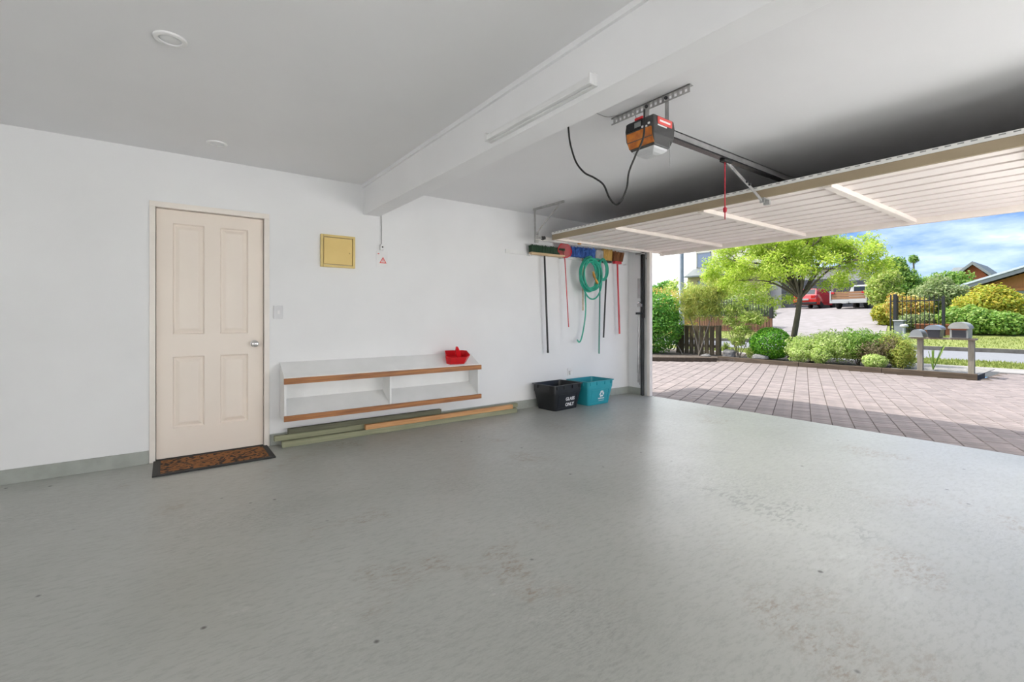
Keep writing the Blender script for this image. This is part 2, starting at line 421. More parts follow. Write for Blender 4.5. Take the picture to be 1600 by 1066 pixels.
class B:
    """collects shapes; build() links them as one mesh object."""
    def __init__(s):
        s.v = []; s.f = []
    def add(s, vs, fs):
        k = len(s.v)
        s.v += [tuple(v) for v in vs]
        s.f += [tuple(i + k for i in f) for f in fs]
        return s
    def box(s, x0, y0, z0, x1, y1, z1):
        x0, x1 = min(x0, x1), max(x0, x1); y0, y1 = min(y0, y1), max(y0, y1); z0, z1 = min(z0, z1), max(z0, z1)
        return s.add([(x0, y0, z0), (x1, y0, z0), (x1, y1, z0), (x0, y1, z0), (x0, y0, z1), (x1, y0, z1), (x1, y1, z1), (x0, y1, z1)],
                     [(0, 3, 2, 1), (4, 5, 6, 7), (0, 1, 5, 4), (1, 2, 6, 5), (2, 3, 7, 6), (3, 0, 4, 7)])
    def bar(s, p, q, w, h, up=(0, 0, 1)):
        p = Vector(p); q = Vector(q); d = (q - p).normalized(); up = Vector(up)
        if abs(d.dot(up)) > 0.98: up = Vector((1, 0, 0))
        a = d.cross(up).normalized() * (w / 2); b = a.cross(d).normalized() * (h / 2)
        vs = [p - a - b, p + a - b, p + a + b, p - a + b, q - a - b, q + a - b, q + a + b, q - a + b]
        return s.add(vs, [(0, 1, 2, 3), (7, 6, 5, 4), (0, 4, 5, 1), (1, 5, 6, 2), (2, 6, 7, 3), (3, 7, 4, 0)])
    def tube(s, pts, r, n=8, closed=False):
        pts = [Vector(p) for p in pts]; m = len(pts)
        rr = list(r) if hasattr(r, '__len__') else [r] * m
        k = len(s.v); up = Vector((0, 0, 1)); prev = None
        for i, p in enumerate(pts):
            if closed: d = pts[(i + 1) % m] - pts[i - 1]
            else: d = pts[min(i + 1, m - 1)] - pts[max(i - 1, 0)]
            d = d.normalized() if d.length > 1e-9 else Vector((0, 0, 1))
            if prev is None:
                a = d.cross(up)
                if a.length < 0.1: a = d.cross(Vector((1, 0, 0)))
            else:
                a = prev - d * prev.dot(d)
                if a.length < 1e-6: a = d.orthogonal()
            a.normalize(); prev = a; b = d.cross(a)
            for j in range(n):
                t = 2 * math.pi * j / n
                s.v.append(tuple(p + (a * math.cos(t) + b * math.sin(t)) * rr[i]))
        for i in range(m if closed else m - 1):
            for j in range(n):
                a0 = k + i * n + j; a1 = k + i * n + (j + 1) % n
                b0 = k + ((i + 1) % m) * n + j; b1 = k + ((i + 1) % m) * n + (j + 1) % n
                s.f.append((a0, a1, b1, b0))
        if not closed:
            s.f.append(tuple(k + j for j in reversed(range(n))))
            s.f.append(tuple(k + (m - 1) * n + j for j in range(n)))
        return s
    def lathe(s, prof, c, axis='Z', n=20, cap=True):
        """prof: (radius, along) pairs."""
        k = len(s.v); c = Vector(c)
        for r, h in prof:
            for j in range(n):
                t = 2 * math.pi * j / n; u, w = r * math.cos(t), r * math.sin(t)
                s.v.append(tuple(c + Vector({'Z': (u, w, h), 'Y': (u, h, w), 'X': (h, u, w)}[axis])))
        for i in range(len(prof) - 1):
            for j in range(n):
                s.f.append((k + i * n + j, k + i * n + (j + 1) % n, k + (i + 1) * n + (j + 1) % n, k + (i + 1) * n + j))
        if cap:
            s.f.append(tuple(k + j for j in range(n))); s.f.append(tuple(k + (len(prof) - 1) * n + j for j in range(n)))
        return s
    def prism(s, pts, axis, a, b):
        """polygon pts in the plane across axis, extruded from a to b."""
        def mk(p, t):
            return {'X': (t, p[0], p[1]), 'Y': (p[0], t, p[1]), 'Z': (p[0], p[1], t)}[axis]
        n = len(pts)
        return s.add([mk(p, a) for p in pts] + [mk(p, b) for p in pts],
                     [tuple(range(n)), tuple(range(2 * n - 1, n - 1, -1))] + [(i, i + n, (i + 1) % n + n, (i + 1) % n) for i in range(n)])
    def loft(s, rings, cap=True):
        k = len(s.v); n = len(rings[0])
        for r in rings: s.v += [tuple(p) for p in r]
        for i in range(len(rings) - 1):
            for j in range(n):
                s.f.append((k + i * n + j, k + i * n + (j + 1) % n, k + (i + 1) * n + (j + 1) % n, k + (i + 1) * n + j))
        if cap:
            s.f.append(tuple(k + j for j in range(n))); s.f.append(tuple(k + (len(rings) - 1) * n + j for j in range(n)))
        return s
    def build(s, name, mat, parent=None, smooth=False, bevel=0.0, origin=None, segs=2):
        me = bpy.data.meshes.new(name)
        vs = np.array(s.v, dtype=float)
        lo, hi = vs.min(0), vs.max(0)
        if origin is None:
            origin = Vector(((lo[0] + hi[0]) / 2, (lo[1] + hi[1]) / 2, lo[2] if parent is None else (lo[2] + hi[2]) / 2))
        origin = Vector(origin)
        me.from_pydata((vs - np.array(origin)).tolist(), [], s.f)
        bm = bmesh.new(); bm.from_mesh(me)
        bmesh.ops.recalc_face_normals(bm, faces=bm.faces)
        if bevel:
            es = [e for e in bm.edges if len(e.link_faces) == 2 and e.calc_face_angle(0) > 0.6]
            bmesh.ops.bevel(bm, geom=es, offset=bevel, segments=segs, affect='EDGES', profile=0.6, clamp_overlap=True)
        bm.to_mesh(me); bm.free()
        if smooth:
            me.polygons.foreach_set('use_smooth', [True] * len(me.polygons))
            me.set_sharp_from_angle(angle=R(40))
        me.materials.append(MATS[mat])
        return link(name, me, parent, origin)

def link(name, me, parent, origin):
    o = bpy.data.objects.new(name, me)
    COL.objects.link(o)
    ORG[o] = Vector(origin)
    if parent is not None:
        o.parent = parent
        o.location = Vector(origin) - ORG[parent]
    else:
        o.location = origin
    return o

def tag(o, label=None, cat=None, group=None, kind=None):
    if label: o['label'] = label
    if cat: o['category'] = cat
    if group: o['group'] = group
    if kind: o['kind'] = kind
    return o

def thing(name, label, cat, loc=(0, 0, 0), group=None):
    o = bpy.data.objects.new(name, None)
    COL.objects.link(o)
    o.empty_display_size = 0.1
    o.location = loc
    ORG[o] = Vector(loc)
    return tag(o, label, cat, group)

def place(o, loc, rz=0.0, rot=None):
    """move a thing that was built around the origin to where it stands."""
    o.location = loc
    o.rotation_euler = rot if rot else (0, 0, rz)
    return o

def struct(o, label=None):
    o['kind'] = 'structure'
    if label: o['label'] = label
    return o

def text_mesh(name, body, size, mat, parent, loc, rot, align='CENTER', bold=0.0):
    cu = bpy.data.curves.new(name, 'FONT')
    cu.body = body; cu.size = size; cu.extrude = 0.0006; cu.align_x = align; cu.align_y = 'CENTER'; cu.offset = bold
    t = bpy.data.objects.new(name, cu)
    COL.objects.link(t)
    dg = bpy.context.evaluated_depsgraph_get()
    me = bpy.data.meshes.new_from_object(t.evaluated_get(dg))
    bpy.data.objects.remove(t, do_unlink=True)
    me.materials.clear(); me.materials.append(MATS[mat])
    o = bpy.data.objects.new(name, me)
    COL.objects.link(o)
    o.parent = parent; o.location = Vector(loc) - ORG[parent]; o.rotation_euler = rot
    ORG[o] = Vector(loc)
    return o

def catmull(pts, k=8):
    P = [Vector(p) for p in pts]; P = [P[0] * 2 - P[1]] + P + [P[-1] * 2 - P[-2]]
    out = []
    for i in range(1, len(P) - 2):
        for j in range(k):
            t = j / k; a, b, c, d = P[i - 1], P[i], P[i + 1], P[i + 2]
            out.append(0.5 * ((2 * b) + (c - a) * t + (2 * a - 5 * b + 4 * c - d) * t * t + (3 * b - a - 3 * c + d) * t ** 3))
    out.append(P[-2])
    return out

def leaves(name, parent, mat, blobs, n, L, W, seed=0, shell=0.7, out=0.7, up=0.2, droop=0.0, lump=0.14):
    """blobs: (cx,cy,cz,rx,ry,rz) ellipsoids filled with n folded leaves near their surface; one mesh."""
    rg = np.random.default_rng(seed)
    bl = np.array(blobs, dtype=float)
    w = (bl[:, 3] * bl[:, 4] + bl[:, 4] * bl[:, 5] + bl[:, 3] * bl[:, 5]); w /= w.sum()
    k = rg.choice(len(bl), n, p=w)
    d = rg.normal(size=(n, 3)); d /= np.linalg.norm(d, axis=1)[:, None]
    rad = shell + (1 - shell) * rg.random(n)
    ph = rg.random(6) * 6.28
    rad *= 1 + lump * (np.sin(d[:, 0] * 5 + ph[0] + k) * np.sin(d[:, 1] * 6 + ph[1]) + np.sin(d[:, 2] * 7 + ph[2] + 2 * k) * 0.6)
    pos = bl[k, :3] + d * rad[:, None] * bl[k, 3:6]
    nor = d * out + rg.normal(size=(n, 3)) * 0.55 + np.array([0, 0, up])
    nor /= np.linalg.norm(nor, axis=1)[:, None]
    t = np.cross(nor, rg.normal(size=(n, 3))); t[:, 2] -= droop
    t -= nor * (t * nor).sum(1)[:, None]; t /= np.linalg.norm(t, axis=1)[:, None] + 1e-9
    b = np.cross(nor, t)
    s = (0.7 + 0.6 * rg.random(n))[:, None]
    l = t * L * 0.5 * s; ww = b * W * 0.5 * s; fold = nor * W * 0.22 * s
    V = np.empty((n, 4, 3))
    V[:, 0] = pos - l; V[:, 1] = pos + ww + fold - l * 0.15; V[:, 2] = pos + l; V[:, 3] = pos - ww + fold - l * 0.15
    org = Vector(tuple(bl[:, :3].mean(0)))
    V = V.reshape(-1, 3) - np.array(org)
    V[:, 2] = np.maximum(V[:, 2], 0.005 - org.z + leaves.floor)
    me = bpy.data.meshes.new(name)
    me.vertices.add(n * 4); me.vertices.foreach_set('co', V.ravel())
    base = np.arange(n) * 4
    tri = np.stack([base, base + 1, base + 2, base, base + 2, base + 3], 1).reshape(-1)
    me.loops.add(n * 6); me.loops.foreach_set('vertex_index', tri.astype(np.int32))
    me.polygons.add(n * 2); me.polygons.foreach_set('loop_start', (np.arange(n * 2) * 3).astype(np.int32))
    me.update(calc_edges=True); me.validate()
    me.materials.append(MATS[mat])
    o = link(name, me, parent, org)
    o['kind'] = 'stuff'
    return o
leaves.floor = 0.0

def stems(parent, base, tips, r, mat='bark', seed=0, name='stem'):
    rg = random.Random(seed)
    b = B()
    for t in tips:
        p0 = Vector(base) + Vector((rg.uniform(-.05, .05), rg.uniform(-.05, .05), 0)); p1 = Vector(t)
        mid = (p0 + p1) / 2 + Vector((rg.uniform(-.06, .06), rg.uniform(-.06, .06), 0.05))
        b.tube(catmull([p0, mid, p1], 4), [r * (1 - 0.7 * i / 8) for i in range(9)], 6)
    return b.build(name, mat, parent, smooth=True)

def shrub(name, label, base, blobs, n, L, W, mat, seed, group=None, stem=0.012, cat='shrub', droop=0.0, shell=0.6, out=0.7, lump=0.14, stem_mat='bark', nst=6):
    t = thing(name, label, cat, base, group)
    leaves.floor = base[2]
    leaves('foliage', t, mat, blobs, n, L, W, seed, shell=shell, droop=droop, out=out, lump=lump)
    leaves.floor = 0.0
    rg = random.Random(seed)
    tips = []
    for i in range(nst):
        bx = blobs[i % len(blobs)]
        tips.append((bx[0] + rg.uniform(-.6, .6) * bx[3], bx[1] + rg.uniform(-.6, .6) * bx[4], bx[2] + rg.uniform(-.1, .6) * bx[5]))
    stems(t, base, tips, stem, stem_mat, seed)
    return t

WY = 4.485       # face of the back wall
FX = 5.45        # inner face of the front wall (the garage opening)
CZ = 2.39        # ceiling
LX = -3.2        # left wall
RY = -2.7        # rear wall

# ------------------------------------------------------------------ the garage shell
DX0, DX1, DZ = -0.078, 0.676, 1.965          # door opening in the back wall
struct(B().box(LX - .15, RY - .15, -.12, 5.5, WY + .25, 0.0).build('floor', 'floor'), 'grey painted concrete garage floor with scuffs and worn patches')
struct(B().box(LX - .15, RY - .15, CZ, FX + .15, WY + .25, CZ + .12).build('ceiling', 'ceiling'), 'flat white plasterboard garage ceiling')
b = B()
b.box(LX - .15, WY, 0, DX0, WY + .12, CZ).box(DX1, WY, 0, FX + .15, WY + .12, CZ).box(DX0, WY, DZ, DX1, WY + .12, CZ)
b.box(LX - .15, WY + .12, 0, FX + .15, WY + .25, CZ)
struct(b.build('wall_back', 'wall'), 'long white plasterboard wall behind the door and shelf')
b = B()
b.box(FX, 4.15, 0, FX + .06, WY + .25, CZ).box(FX, -.66, 2.125, FX + .06, 4.15, CZ).box(FX, RY - .15, 0, FX + .06, -.66, CZ)
struct(b.build('wall_front', 'wall'), 'white wall around the garage door opening')
struct(B().box(LX - .15, RY - .15, 0, LX, WY, CZ).build('wall_left', 'wall'), 'white side wall')
struct(B().box(LX - .15, RY - .15, 0, FX + .15, RY, CZ).build('wall_rear', 'wall'), 'white rear wall')
struct(B().box(3.25, RY, 0, FX, -.97, CZ).build('blocker_wall', 'wall'), 'white partition added beside the garage door to block light')  # unseen, added to keep light off the ceiling above the open door
bm_ = struct(B().box(1.53, RY, 2.105, 1.685, WY, CZ).build('ceiling_beam', 'beam', bevel=.003), 'white boxed beam crossing the ceiling')
B().box(1.512, RY, CZ - .028, 1.53, WY, CZ).build('beam_batten', 'beam', bm_)
b = B().box(LX, WY - .012, 0, DX0 - .035, WY, .098).box(DX1 + .04, WY - .012, 0, FX, WY, .098)
struct(b.build('baseboard_back', 'skirting', bevel=.002), 'low grey green painted skirting along the back wall')
struct(B().box(FX - .012, 4.20, 0, FX, WY - .012, .098).build('baseboard_front', 'skirting', bevel=.002), 'low grey green skirting beside the garage opening')
b = B().box(FX - .012, 4.105, 0, FX + .05, 4.15, 2.125).box(FX - .012, -.66, 0, FX + .05, -.615, 2.125)
struct(b.build('trim_1', 'cream_trim', bevel=.002), 'cream timber jamb of the garage opening')
# eaves above the opening
ev = struct(B().box(FX + .06, RY - .6, 2.44, 6.06, WY + .9, 2.47).build('eaves', 'white_paint'), 'eaves over the garage opening')
B().box(6.03, RY - .6, 2.36, 6.07, WY + .9, 2.55).build('fascia', 'cream_trim', ev)
b = B().box(LX - .7, RY - .7, CZ + .13, 6.05, WY + .9, CZ + .18)
struct(b.build('roof', 'roof_green'), 'roof over the garage')

# ------------------------------------------------------------------ interior door
d1 = bpy.data.objects.new('door_1', None); COL.objects.link(d1)
ORG[d1] = Vector((.3, WY, 0)); d1.location = ORG[d1]
struct(d1, 'cream four panel internal door with a round chrome knob')
fr = B()
fr.box(DX0 - .032, WY - .012, 0, DX0 + .006, WY + .10, DZ - .008).box(DX1 - .006, WY - .012, 0, DX1 + .032, WY + .10, DZ - .008)
fr.box(DX0 - .032, WY - .012, DZ - .008, DX1 + .032, WY + .10, DZ + .034)
fr.build('door_frame', 'cream_trim', d1, bevel=.003)
ly = WY + .035
x0, x1, z0, z1 = DX0 + .010, DX1 - .010, .012, DZ - .012
pans = [(.035, .243, .235, .80), (.35, .553, .235, .80), (.035, .243, .975, 1.85), (.35, .553, .975, 1.85)]
lf = B()
lf.box(x0, ly, z0, .035, ly + .036, z1).box(.243, ly, z0, .35, ly + .036, z1).box(.553, ly, z0, x1, ly + .036, z1)
for a, c in ((.035, .243), (.35, .553)):
    lf.box(a, ly, z0, c, ly + .036, .235).box(a, ly, .80, c, ly + .036, .975).box(a, ly, 1.85, c, ly + .036, z1)
leaf = lf.build('door_leaf', 'cream', d1)
for (a, c, e, f) in pans:
    def ring(m, dy):
        return [(a + m, ly + dy, e + m), (c - m, ly + dy, e + m), (c - m, ly + dy, f - m), (a + m, ly + dy, f - m)]
    p = B()
    p.loft([ring(0, 0), ring(.009, .015), ring(.016, .016), ring(.042, .003), ring(.048, .002)], cap=False)
    n0 = len(p.v) - 4
    p.f.append((n0, n0 + 1, n0 + 2, n0 + 3))
    p.build('panel', 'cream', leaf)
kb = B().lathe([(.030, .0), (.030, -.006), (.012, -.010), (.011, -.028), (.022, -.036), (.0275, -.050), (.024, -.062), (.010, -.068)], (.600, ly, .885), 'Y', 20)
kb.build('knob', 'chrome', leaf, smooth=True)
B().box(x0, ly - .02, 0.0, x1, ly + .04, .010).build('threshold', 'black_rubber', d1)

# ------------------------------------------------------------------ door mat
t = thing('door_mat', 'brown coir doormat with black rubber border in front of the door', 'mat', (.3, 4.28, 0))
b = B().box(-.085, 4.065, 0, .69, 4.10, .012).box(-.085, 4.455, 0, .69, 4.483, .012).box(-.085, 4.10, 0, -.04, 4.455, .012).box(.65, 4.10, 0, .69, 4.455, .012)
b.build('border', 'black_rubber', t, bevel=.002)
B().box(-.04, 4.10, 0, .65, 4.455, .014).build('coir', 'coir', t)

# ------------------------------------------------------------------ small wall fittings
t = thing('light_switch', 'white light switch plate on the wall right of the door', 'switch', (.778, WY, 1.10))
B().box(.742, WY - .013, 1.10, .814, WY, 1.212).build('plate', 'switch_plastic', t, bevel=.003)
B().box(.768, WY - .020, 1.138, .788, WY - .013, 1.172).build('rocker', 'white_plastic', t, bevel=.002)

t = thing('meter_box', 'square yellow meter box with hinged door on the white wall', 'meter box', (1.283, WY, 1.575))
b = B().box(1.128, WY - .03, 1.575, 1.150, WY, 1.875).box(1.418, WY - .03, 1.575, 1.44, WY, 1.875).box(1.150, WY - .03, 1.575, 1.418, WY, 1.597).box(1.150, WY - .03, 1.853, 1.418, WY, 1.875)
b.build('frame', 'meter_edge', t, bevel=.003)
dd = B().box(1.155, WY - .026, 1.602, 1.413, WY - .005, 1.848).build('door', 'meter_yellow', t, bevel=.003)
B().lathe([(.007, 0), (.007, -.012), (.004, -.014)], (1.39, WY - .026, 1.715), 'Y', 12).build('latch', 'meter_edge', dd, smooth=True)

t = thing('cable_outlet', 'small white cable outlet with a cord coming down from the beam', 'outlet', (1.705, WY, 1.775))
B().box(1.69, WY - .035, 1.775, 1.722, WY, 1.83).build('box', 'white_plastic', t, bevel=.003)
B().lathe([(.008, 0), (.008, -.003)], (1.706, WY - .035, 1.803), 'Y', 10).build('socket', 'black_rubber', t)
B().tube([(1.705, WY - .012, 1.83), (1.704, WY - .010, 1.97), (1.70, WY - .012, 2.115)], .0035, 6).build('cord', 'cable_grey', t, smooth=True)

t = thing('warning_card', 'white card with pink warning triangle on the wall below the cord', 'sign', (1.71, WY, 1.61))
B().box(1.655, WY - .004, 1.61, 1.77, WY, 1.765).build('card', 'white_plastic', t)
def tri_ring(cx, cz, r, w, y0, y1):
    o = [(cx + r * math.cos(R(90 + 120 * i)), cz + r * math.sin(R(90 + 120 * i))) for i in range(3)]
    n = [(cx + (r - w) * math.cos(R(90 + 120 * i)), cz + (r - w) * math.sin(R(90 + 120 * i))) for i in range(3)]
    q = B()
    for i in range(3):
        j = (i + 1) % 3
        q.prism([o[i], o[j], n[j], n[i]], 'Y', y0, y1)
    return q
q = tri_ring(1.722, 1.668, .042, .016, WY - .0055, WY - .004)
q.box(1.718, WY - .0055, 1.662, 1.726, WY - .004, 1.684).box(1.668, WY - .0055, 1.735, 1.684, WY - .004, 1.742)
q.build('warning_triangle', 'red_print', t)

t = thing('power_point', 'white power point on the wall above the recycling bins', 'power outlet', (4.257, WY, .345))
B().box(4.222, WY - .012, .345, 4.292, WY, .44).build('plate', 'white_plastic', t, bevel=.003)
B().box(4.235, WY - .05, .36, 4.275, WY - .012, .41).build('plug', 'white_plastic', t, bevel=.006)

for k, (x, y, lab) in enumerate(((.011, 2.655, 'round white recessed downlight nearest the camera in the ceiling'), (.294, 4.046, 'round white recessed downlight in the ceiling just above the door'))):
    t = thing('downlight', lab, 'light', (x, y, CZ - .012), 'ceiling downlights')
    B().lathe([(.066, 0), (.064, -.007), (.058, -.010), (.046, -.008), (.044, -.001), (.044, 0)], (x, y, CZ), 'Z', 36, cap=False).build('trim_ring', 'white_plastic', t, smooth=True)
    B().lathe([(.0445, -.0012), (.040, -.004), (.02, -.006), (.001, -.0065)], (x, y, CZ), 'Z', 30).build('lens', 'lens_white', t, smooth=True)

def batten(label, p, length, axis, face, lit):
    """surface-mounted fluorescent batten; face: direction it points."""
    t = thing('fluorescent_batten', label, 'light', p, 'fluorescent battens')
    h = length / 2
    def bx(b, u0, u1, d0, d1, z0, z1):
        if axis == 'Y': b.box(p[0] + face * d0, p[1] + u0, p[2] + z0, p[0] + face * d1, p[1] + u1, p[2] + z1)
        else: b.box(p[0] + u0, p[1] + face * d0, p[2] + z0, p[0] + u1, p[1] + face * d1, p[2] + z1)
        return b
    bx(B(), -h, h, 0, .022, 0, .056).build('housing', 'white_plastic', t, bevel=.003)
    bx(B(), -h + .012, h - .012, .022, .046, .006, .036).build('diffuser', 'fill_glow' if lit else 'white_plastic', t, bevel=.006)
    e = bx(B(), -h, -h + .012, .022, .05, .002, .05).build('end_cap', 'white_plastic', t, bevel=.002)
    bx(B(), h - .012, h, .022, .05, .002, .05).build('end_cap', 'white_plastic', t, bevel=.002)
    if not lit:
        B().lathe([(.006, 0), (.006, -.002)], (p[0] + face * .022, p[1] - h + .03, p[2] + .046), 'X', 10).build('screw', 'black_rubber', e)
    return t
batten('white fluorescent batten fixed to the side of the ceiling beam', (1.53, 1.85, 2.130), .84, 'Y', -1, False)
# fill lights added on unseen walls behind and beside the camera to brighten the room
def fill_panel(label, c, axis, face):
    """added fill light out of view, shaped like an upright twin-tube fitting."""
    t = thing('fill_light', label, 'light', (c[0], c[1], .20), 'added fill lights')
    def bx(u0, u1, d0, d1, z0, z1):
        if axis == 'Y': return B().box(c[0] + face * d0, c[1] + u0, z0, c[0] + face * d1, c[1] + u1, z1)
        return B().box(c[0] + u0, c[1] + face * d0, z0, c[0] + u1, c[1] + face * d1, z1)
    bx(-.11, .11, 0, .03, .20, 1.55).build('housing', 'white_plastic', t, bevel=.004)
    for u in (-.05, .05): bx(u - .04, u + .04, .03, .06, .23, 1.52).build('fill_face', 'fill_glow', t, bevel=.01)
fill_panel('added upright fill light on the partition wall nearest the driveway', (5.0, -.97, 0), 'X', 1)
fill_panel('added upright fill light on the partition wall nearest the beam', (4.2, -.97, 0), 'X', 1)
fill_panel('added upright fill light on the rear wall near the partition', (2.6, RY, 0), 'X', 1)
fill_panel('added upright fill light on the rear wall near the left corner', (.9, RY, 0), 'X', 1)
fill_panel('added upright fill light on the left wall near the rear', (LX, -1.9, 0), 'Y', 1)
fill_panel('added upright fill light in the middle of the left wall', (LX, .4, 0), 'Y', 1)

# ------------------------------------------------------------------ slanted shoe shelf on the wall
SX0, SX1, SY = .79, 2.745, 4.285
t = thing('shoe_shelf', 'white wall mounted shoe shelf with two slanted boards and wooden lips', 'shelf', (1.77, WY, .235))
def side(xa, xb, nm):
    B().prism([(WY - .002, .235), (WY - .002, .698), (SY, .585), (SY, .235)], 'X', xa, xb).build(nm, 'white_paint', t, bevel=.0015)
side(SX0, SX0 + .018, 'side_panel'); side(SX1 - .035, SX1 - .017, 'side_panel'); side(1.715, 1.733, 'divider')
B().prism([(WY - .002, .698), (WY - .002, .716), (SY, .603), (SY, .585)], 'X', SX0, SX1 - .017).build('top_board', 'white_paint', t, bevel=.0015)
B().prism([(WY - .016, .378), (WY - .016, .396), (SY, .272), (SY, .254)], 'X', SX0 + .018, SX1 - .035).build('bottom_board', 'white_paint', t)
B().box(SX0 + .018, WY - .016, .236, SX1 - .035, WY - .002, .695).build('back_board', 'white_paint', t)
B().box(SX0 - .004, SY - .02, .545, SX1, SY, .594).build('lip', 'wood_lip', t, bevel=.002)
B().box(SX0 - .004, SY - .02, .231, SX1, SY, .278).build('lip', 'wood_lip', t, bevel=.002)

# dustpan lying on the slanted top
t = thing('dustpan', 'red plastic dustpan lying on the right end of the shoe shelf', 'dustpan', (0, 0, 0))
b = B()
out_ = [(-.135, -.075), (-.10, -.095), (.06, -.095), (.105, -.05), (.11, .05), (.08, .075), (-.09, .075)]
rim = [(-.165, -.085), (-.115, -.112), (.065, -.112), (.125, -.058), (.13, .058), (.095, .088), (-.11, .088)]
hz = [.098, .098, .094, .088, .07, .058, .06]
b.loft([[(x * .97, y * .97, .0) for x, y in out_], [(x, y, h) for (x, y), h in zip(rim, hz)], [(x * .965, y * .965, h) for (x, y), h in zip(rim, hz)], [(x * .93, y * .93, .006) for x, y in out_]])
pan = b.build('pan', 'red_plastic', t, smooth=False)
hb = B().loft([[(.0, -.02, .012), (.055, -.02, .012), (.055, .02, .012), (.0, .02, .012)], [(-.024, -.018, .09), (.03, -.018, .09), (.03, .018, .09), (-.024, .018, .09)],
               [(-.03, -.013, .155), (-.006, -.013, .155), (-.006, .013, .155), (-.03, .013, .155)]])
hb.build('handle', 'red_plastic', t, bevel=.004)
place(t, (2.485, 4.365, .660), rot=(math.atan2(.113, .2) - .02, 0, R(-8)))

# ------------------------------------------------------------------ timbers lying along the wall
def timber(label, x0, x1, y0, y1, z0, z1, mat, rz=0.0):
    o = B().box(x0, y0, z0, x1, y1, z1).build('timber_length', mat, bevel=.003)
    o.rotation_euler = (0, 0, rz)
    return tag(o, label, 'timber', 'timber lengths under the shelf')
timber('long pale green treated timber on the floor at the front of the pile', .785, 3.285, 4.335, 4.380, 0, .050, 'treated')
timber('dark treated timber on the floor at the back against the skirting', .80, 3.30, 4.390, 4.465, 0, .048, 'treated_dark')
timber('pale green treated timber second from the wall sticking out furthest left', .735, 3.335, 4.392, 4.436, .0485, .094, 'treated')
timber('short dark green treated timber topmost on the pile', .845, 2.33, 4.402, 4.447, .0945, .139, 'treated_dark')
timber('orange pine timber lying on top of the front length', 1.50, 3.225, 4.337, 4.379, .0505, .096, 'pine')

# ------------------------------------------------------------------ recycling crates
def crate(name, label, mat, loc, rz):
    t = thing(name, label, 'recycling bin', (0, 0, 0), 'recycling crates')
    def rr(w, d, z, c=.03):
        pts = []
        for sx, sy, a0 in ((1, 1, 0), (-1, 1, 90), (-1, -1, 180), (1, -1, 270)):
            for k in range(4):
                a = R(a0 + 30 * k)
                pts.append((sx * (w - c) + c * math.cos(a), sy * (d - c) + c * math.sin(a), z))
        return pts
    W, D, H = .255, .19, .30
    b = B()
    b.loft([rr(W - .055, D - .045, 0), rr(W - .015, D - .012, H - .085), rr(W - .012, D - .010, H - .085), rr(W - .008, D - .006, H - .004), rr(W - .014, D - .012, H - .004), rr(W - .060, D - .050, .008)])
    body = b.build('body', mat, t, smooth=True)
    b = B()
    b.loft([rr(W - .010, D - .008, H - .006), rr(W + .004, D + .006, H - .004), rr(W + .004, D + .006, H + .006), rr(W - .014, D - .012, H + .006), rr(W - .014, D - .012, H - .004)], cap=False)
    b.build('rim', mat, t, smooth=True)
    # front skirt with ribs
    for x in (-.20, -.075, .075, .20):
        B().box(x - .012, -D - .003, H - .045, x + .012, -D + .010, H - .004).build('rib', mat, t, bevel=.002)
    for y in (-.10, .10):
        B().box(-W - .003, y - .012, H - .045, -W + .012, y + .012, H - .004).build('rib', mat, t, bevel=.002)
        B().box(W + .003, y - .012, H - .045, W - .012, y + .012, H - .004).build('rib', mat, t, bevel=.002)
    # raised border of the label panel; the front slopes with the body
    def yf(z): return -(D - .045) - (.033) * z / (H - .085)
    b = B()
    def strip(xa, xb, za, zb):
        b.add([(xa, yf(za) - .004, za), (xb, yf(za) - .004, za), (xb, yf(zb) - .004, zb), (xa, yf(zb) - .004, zb),
               (xa, yf(za) + .006, za), (xb, yf(za) + .006, za), (xb, yf(zb) + .006, zb), (xa, yf(zb) + .006, zb)],
              [(0, 1, 2, 3), (7, 6, 5, 4), (0, 4, 5, 1), (1, 5, 6, 2), (2, 6, 7, 3), (3, 7, 4, 0)])
    strip(-.165, .165, .018, .028); strip(-.165, .165, .185, .195); strip(-.165, -.155, .028, .185); strip(.155, .165, .028, .185)
    b.build('label_border', mat, t)
    tilt = math.atan2(.033, H - .085)
    return t, yf, tilt
t, yf, tilt = crate('recycling_crate', 'black recycling crate with white GLASS ONLY lettering', 'black_plastic', None, 0)
text_mesh('lettering', 'GLASS', .056, 'print_white', t, (.045, yf(.125) - .003, .128), (R(90) + tilt, 0, 0), bold=.0014)
text_mesh('lettering', 'ONLY', .056, 'print_white', t, (.045, yf(.06) - .003, .060), (R(90) + tilt, 0, 0), bold=.0014)
place(t, (3.85, 4.265, .001), R(5))
t, yf, tilt = crate('recycling_crate', 'teal recycling crate with white triangle arrows symbol', 'teal_plastic', None, 0)
b = B()
cx, cz = .03, .135
for i in range(3):                          # three chasing arrows
    a = 90 + 120 * i
    p0 = Vector((cx + .052 * math.cos(R(a)), 0, cz + .052 * math.sin(R(a))))
    p1 = Vector((cx + .052 * math.cos(R(a - 120)), 0, cz + .052 * math.sin(R(a - 120))))
    d = (p1 - p0).normalized(); nrm = Vector((d.z, 0, -d.x)); L_ = (p1 - p0).length
    pts = [p0 + d * .016 - nrm * .010, p0 + d * (L_ * .62) - nrm * .010, p0 + d * (L_ * .62) - nrm * .020, p0 + d * (L_ * .90), p0 + d * (L_ * .62) + nrm * .020, p0 + d * (L_ * .62) + nrm * .010, p0 + d * .016 + nrm * .010]
    k = len(b.v)
    for p in pts: b.v.append((p.x, yf(p.z) - .003, p.z))
    b.f.append(tuple(range(k, k + 7)))
b.build('recycling_symbol', 'print_white', t)
b = B()
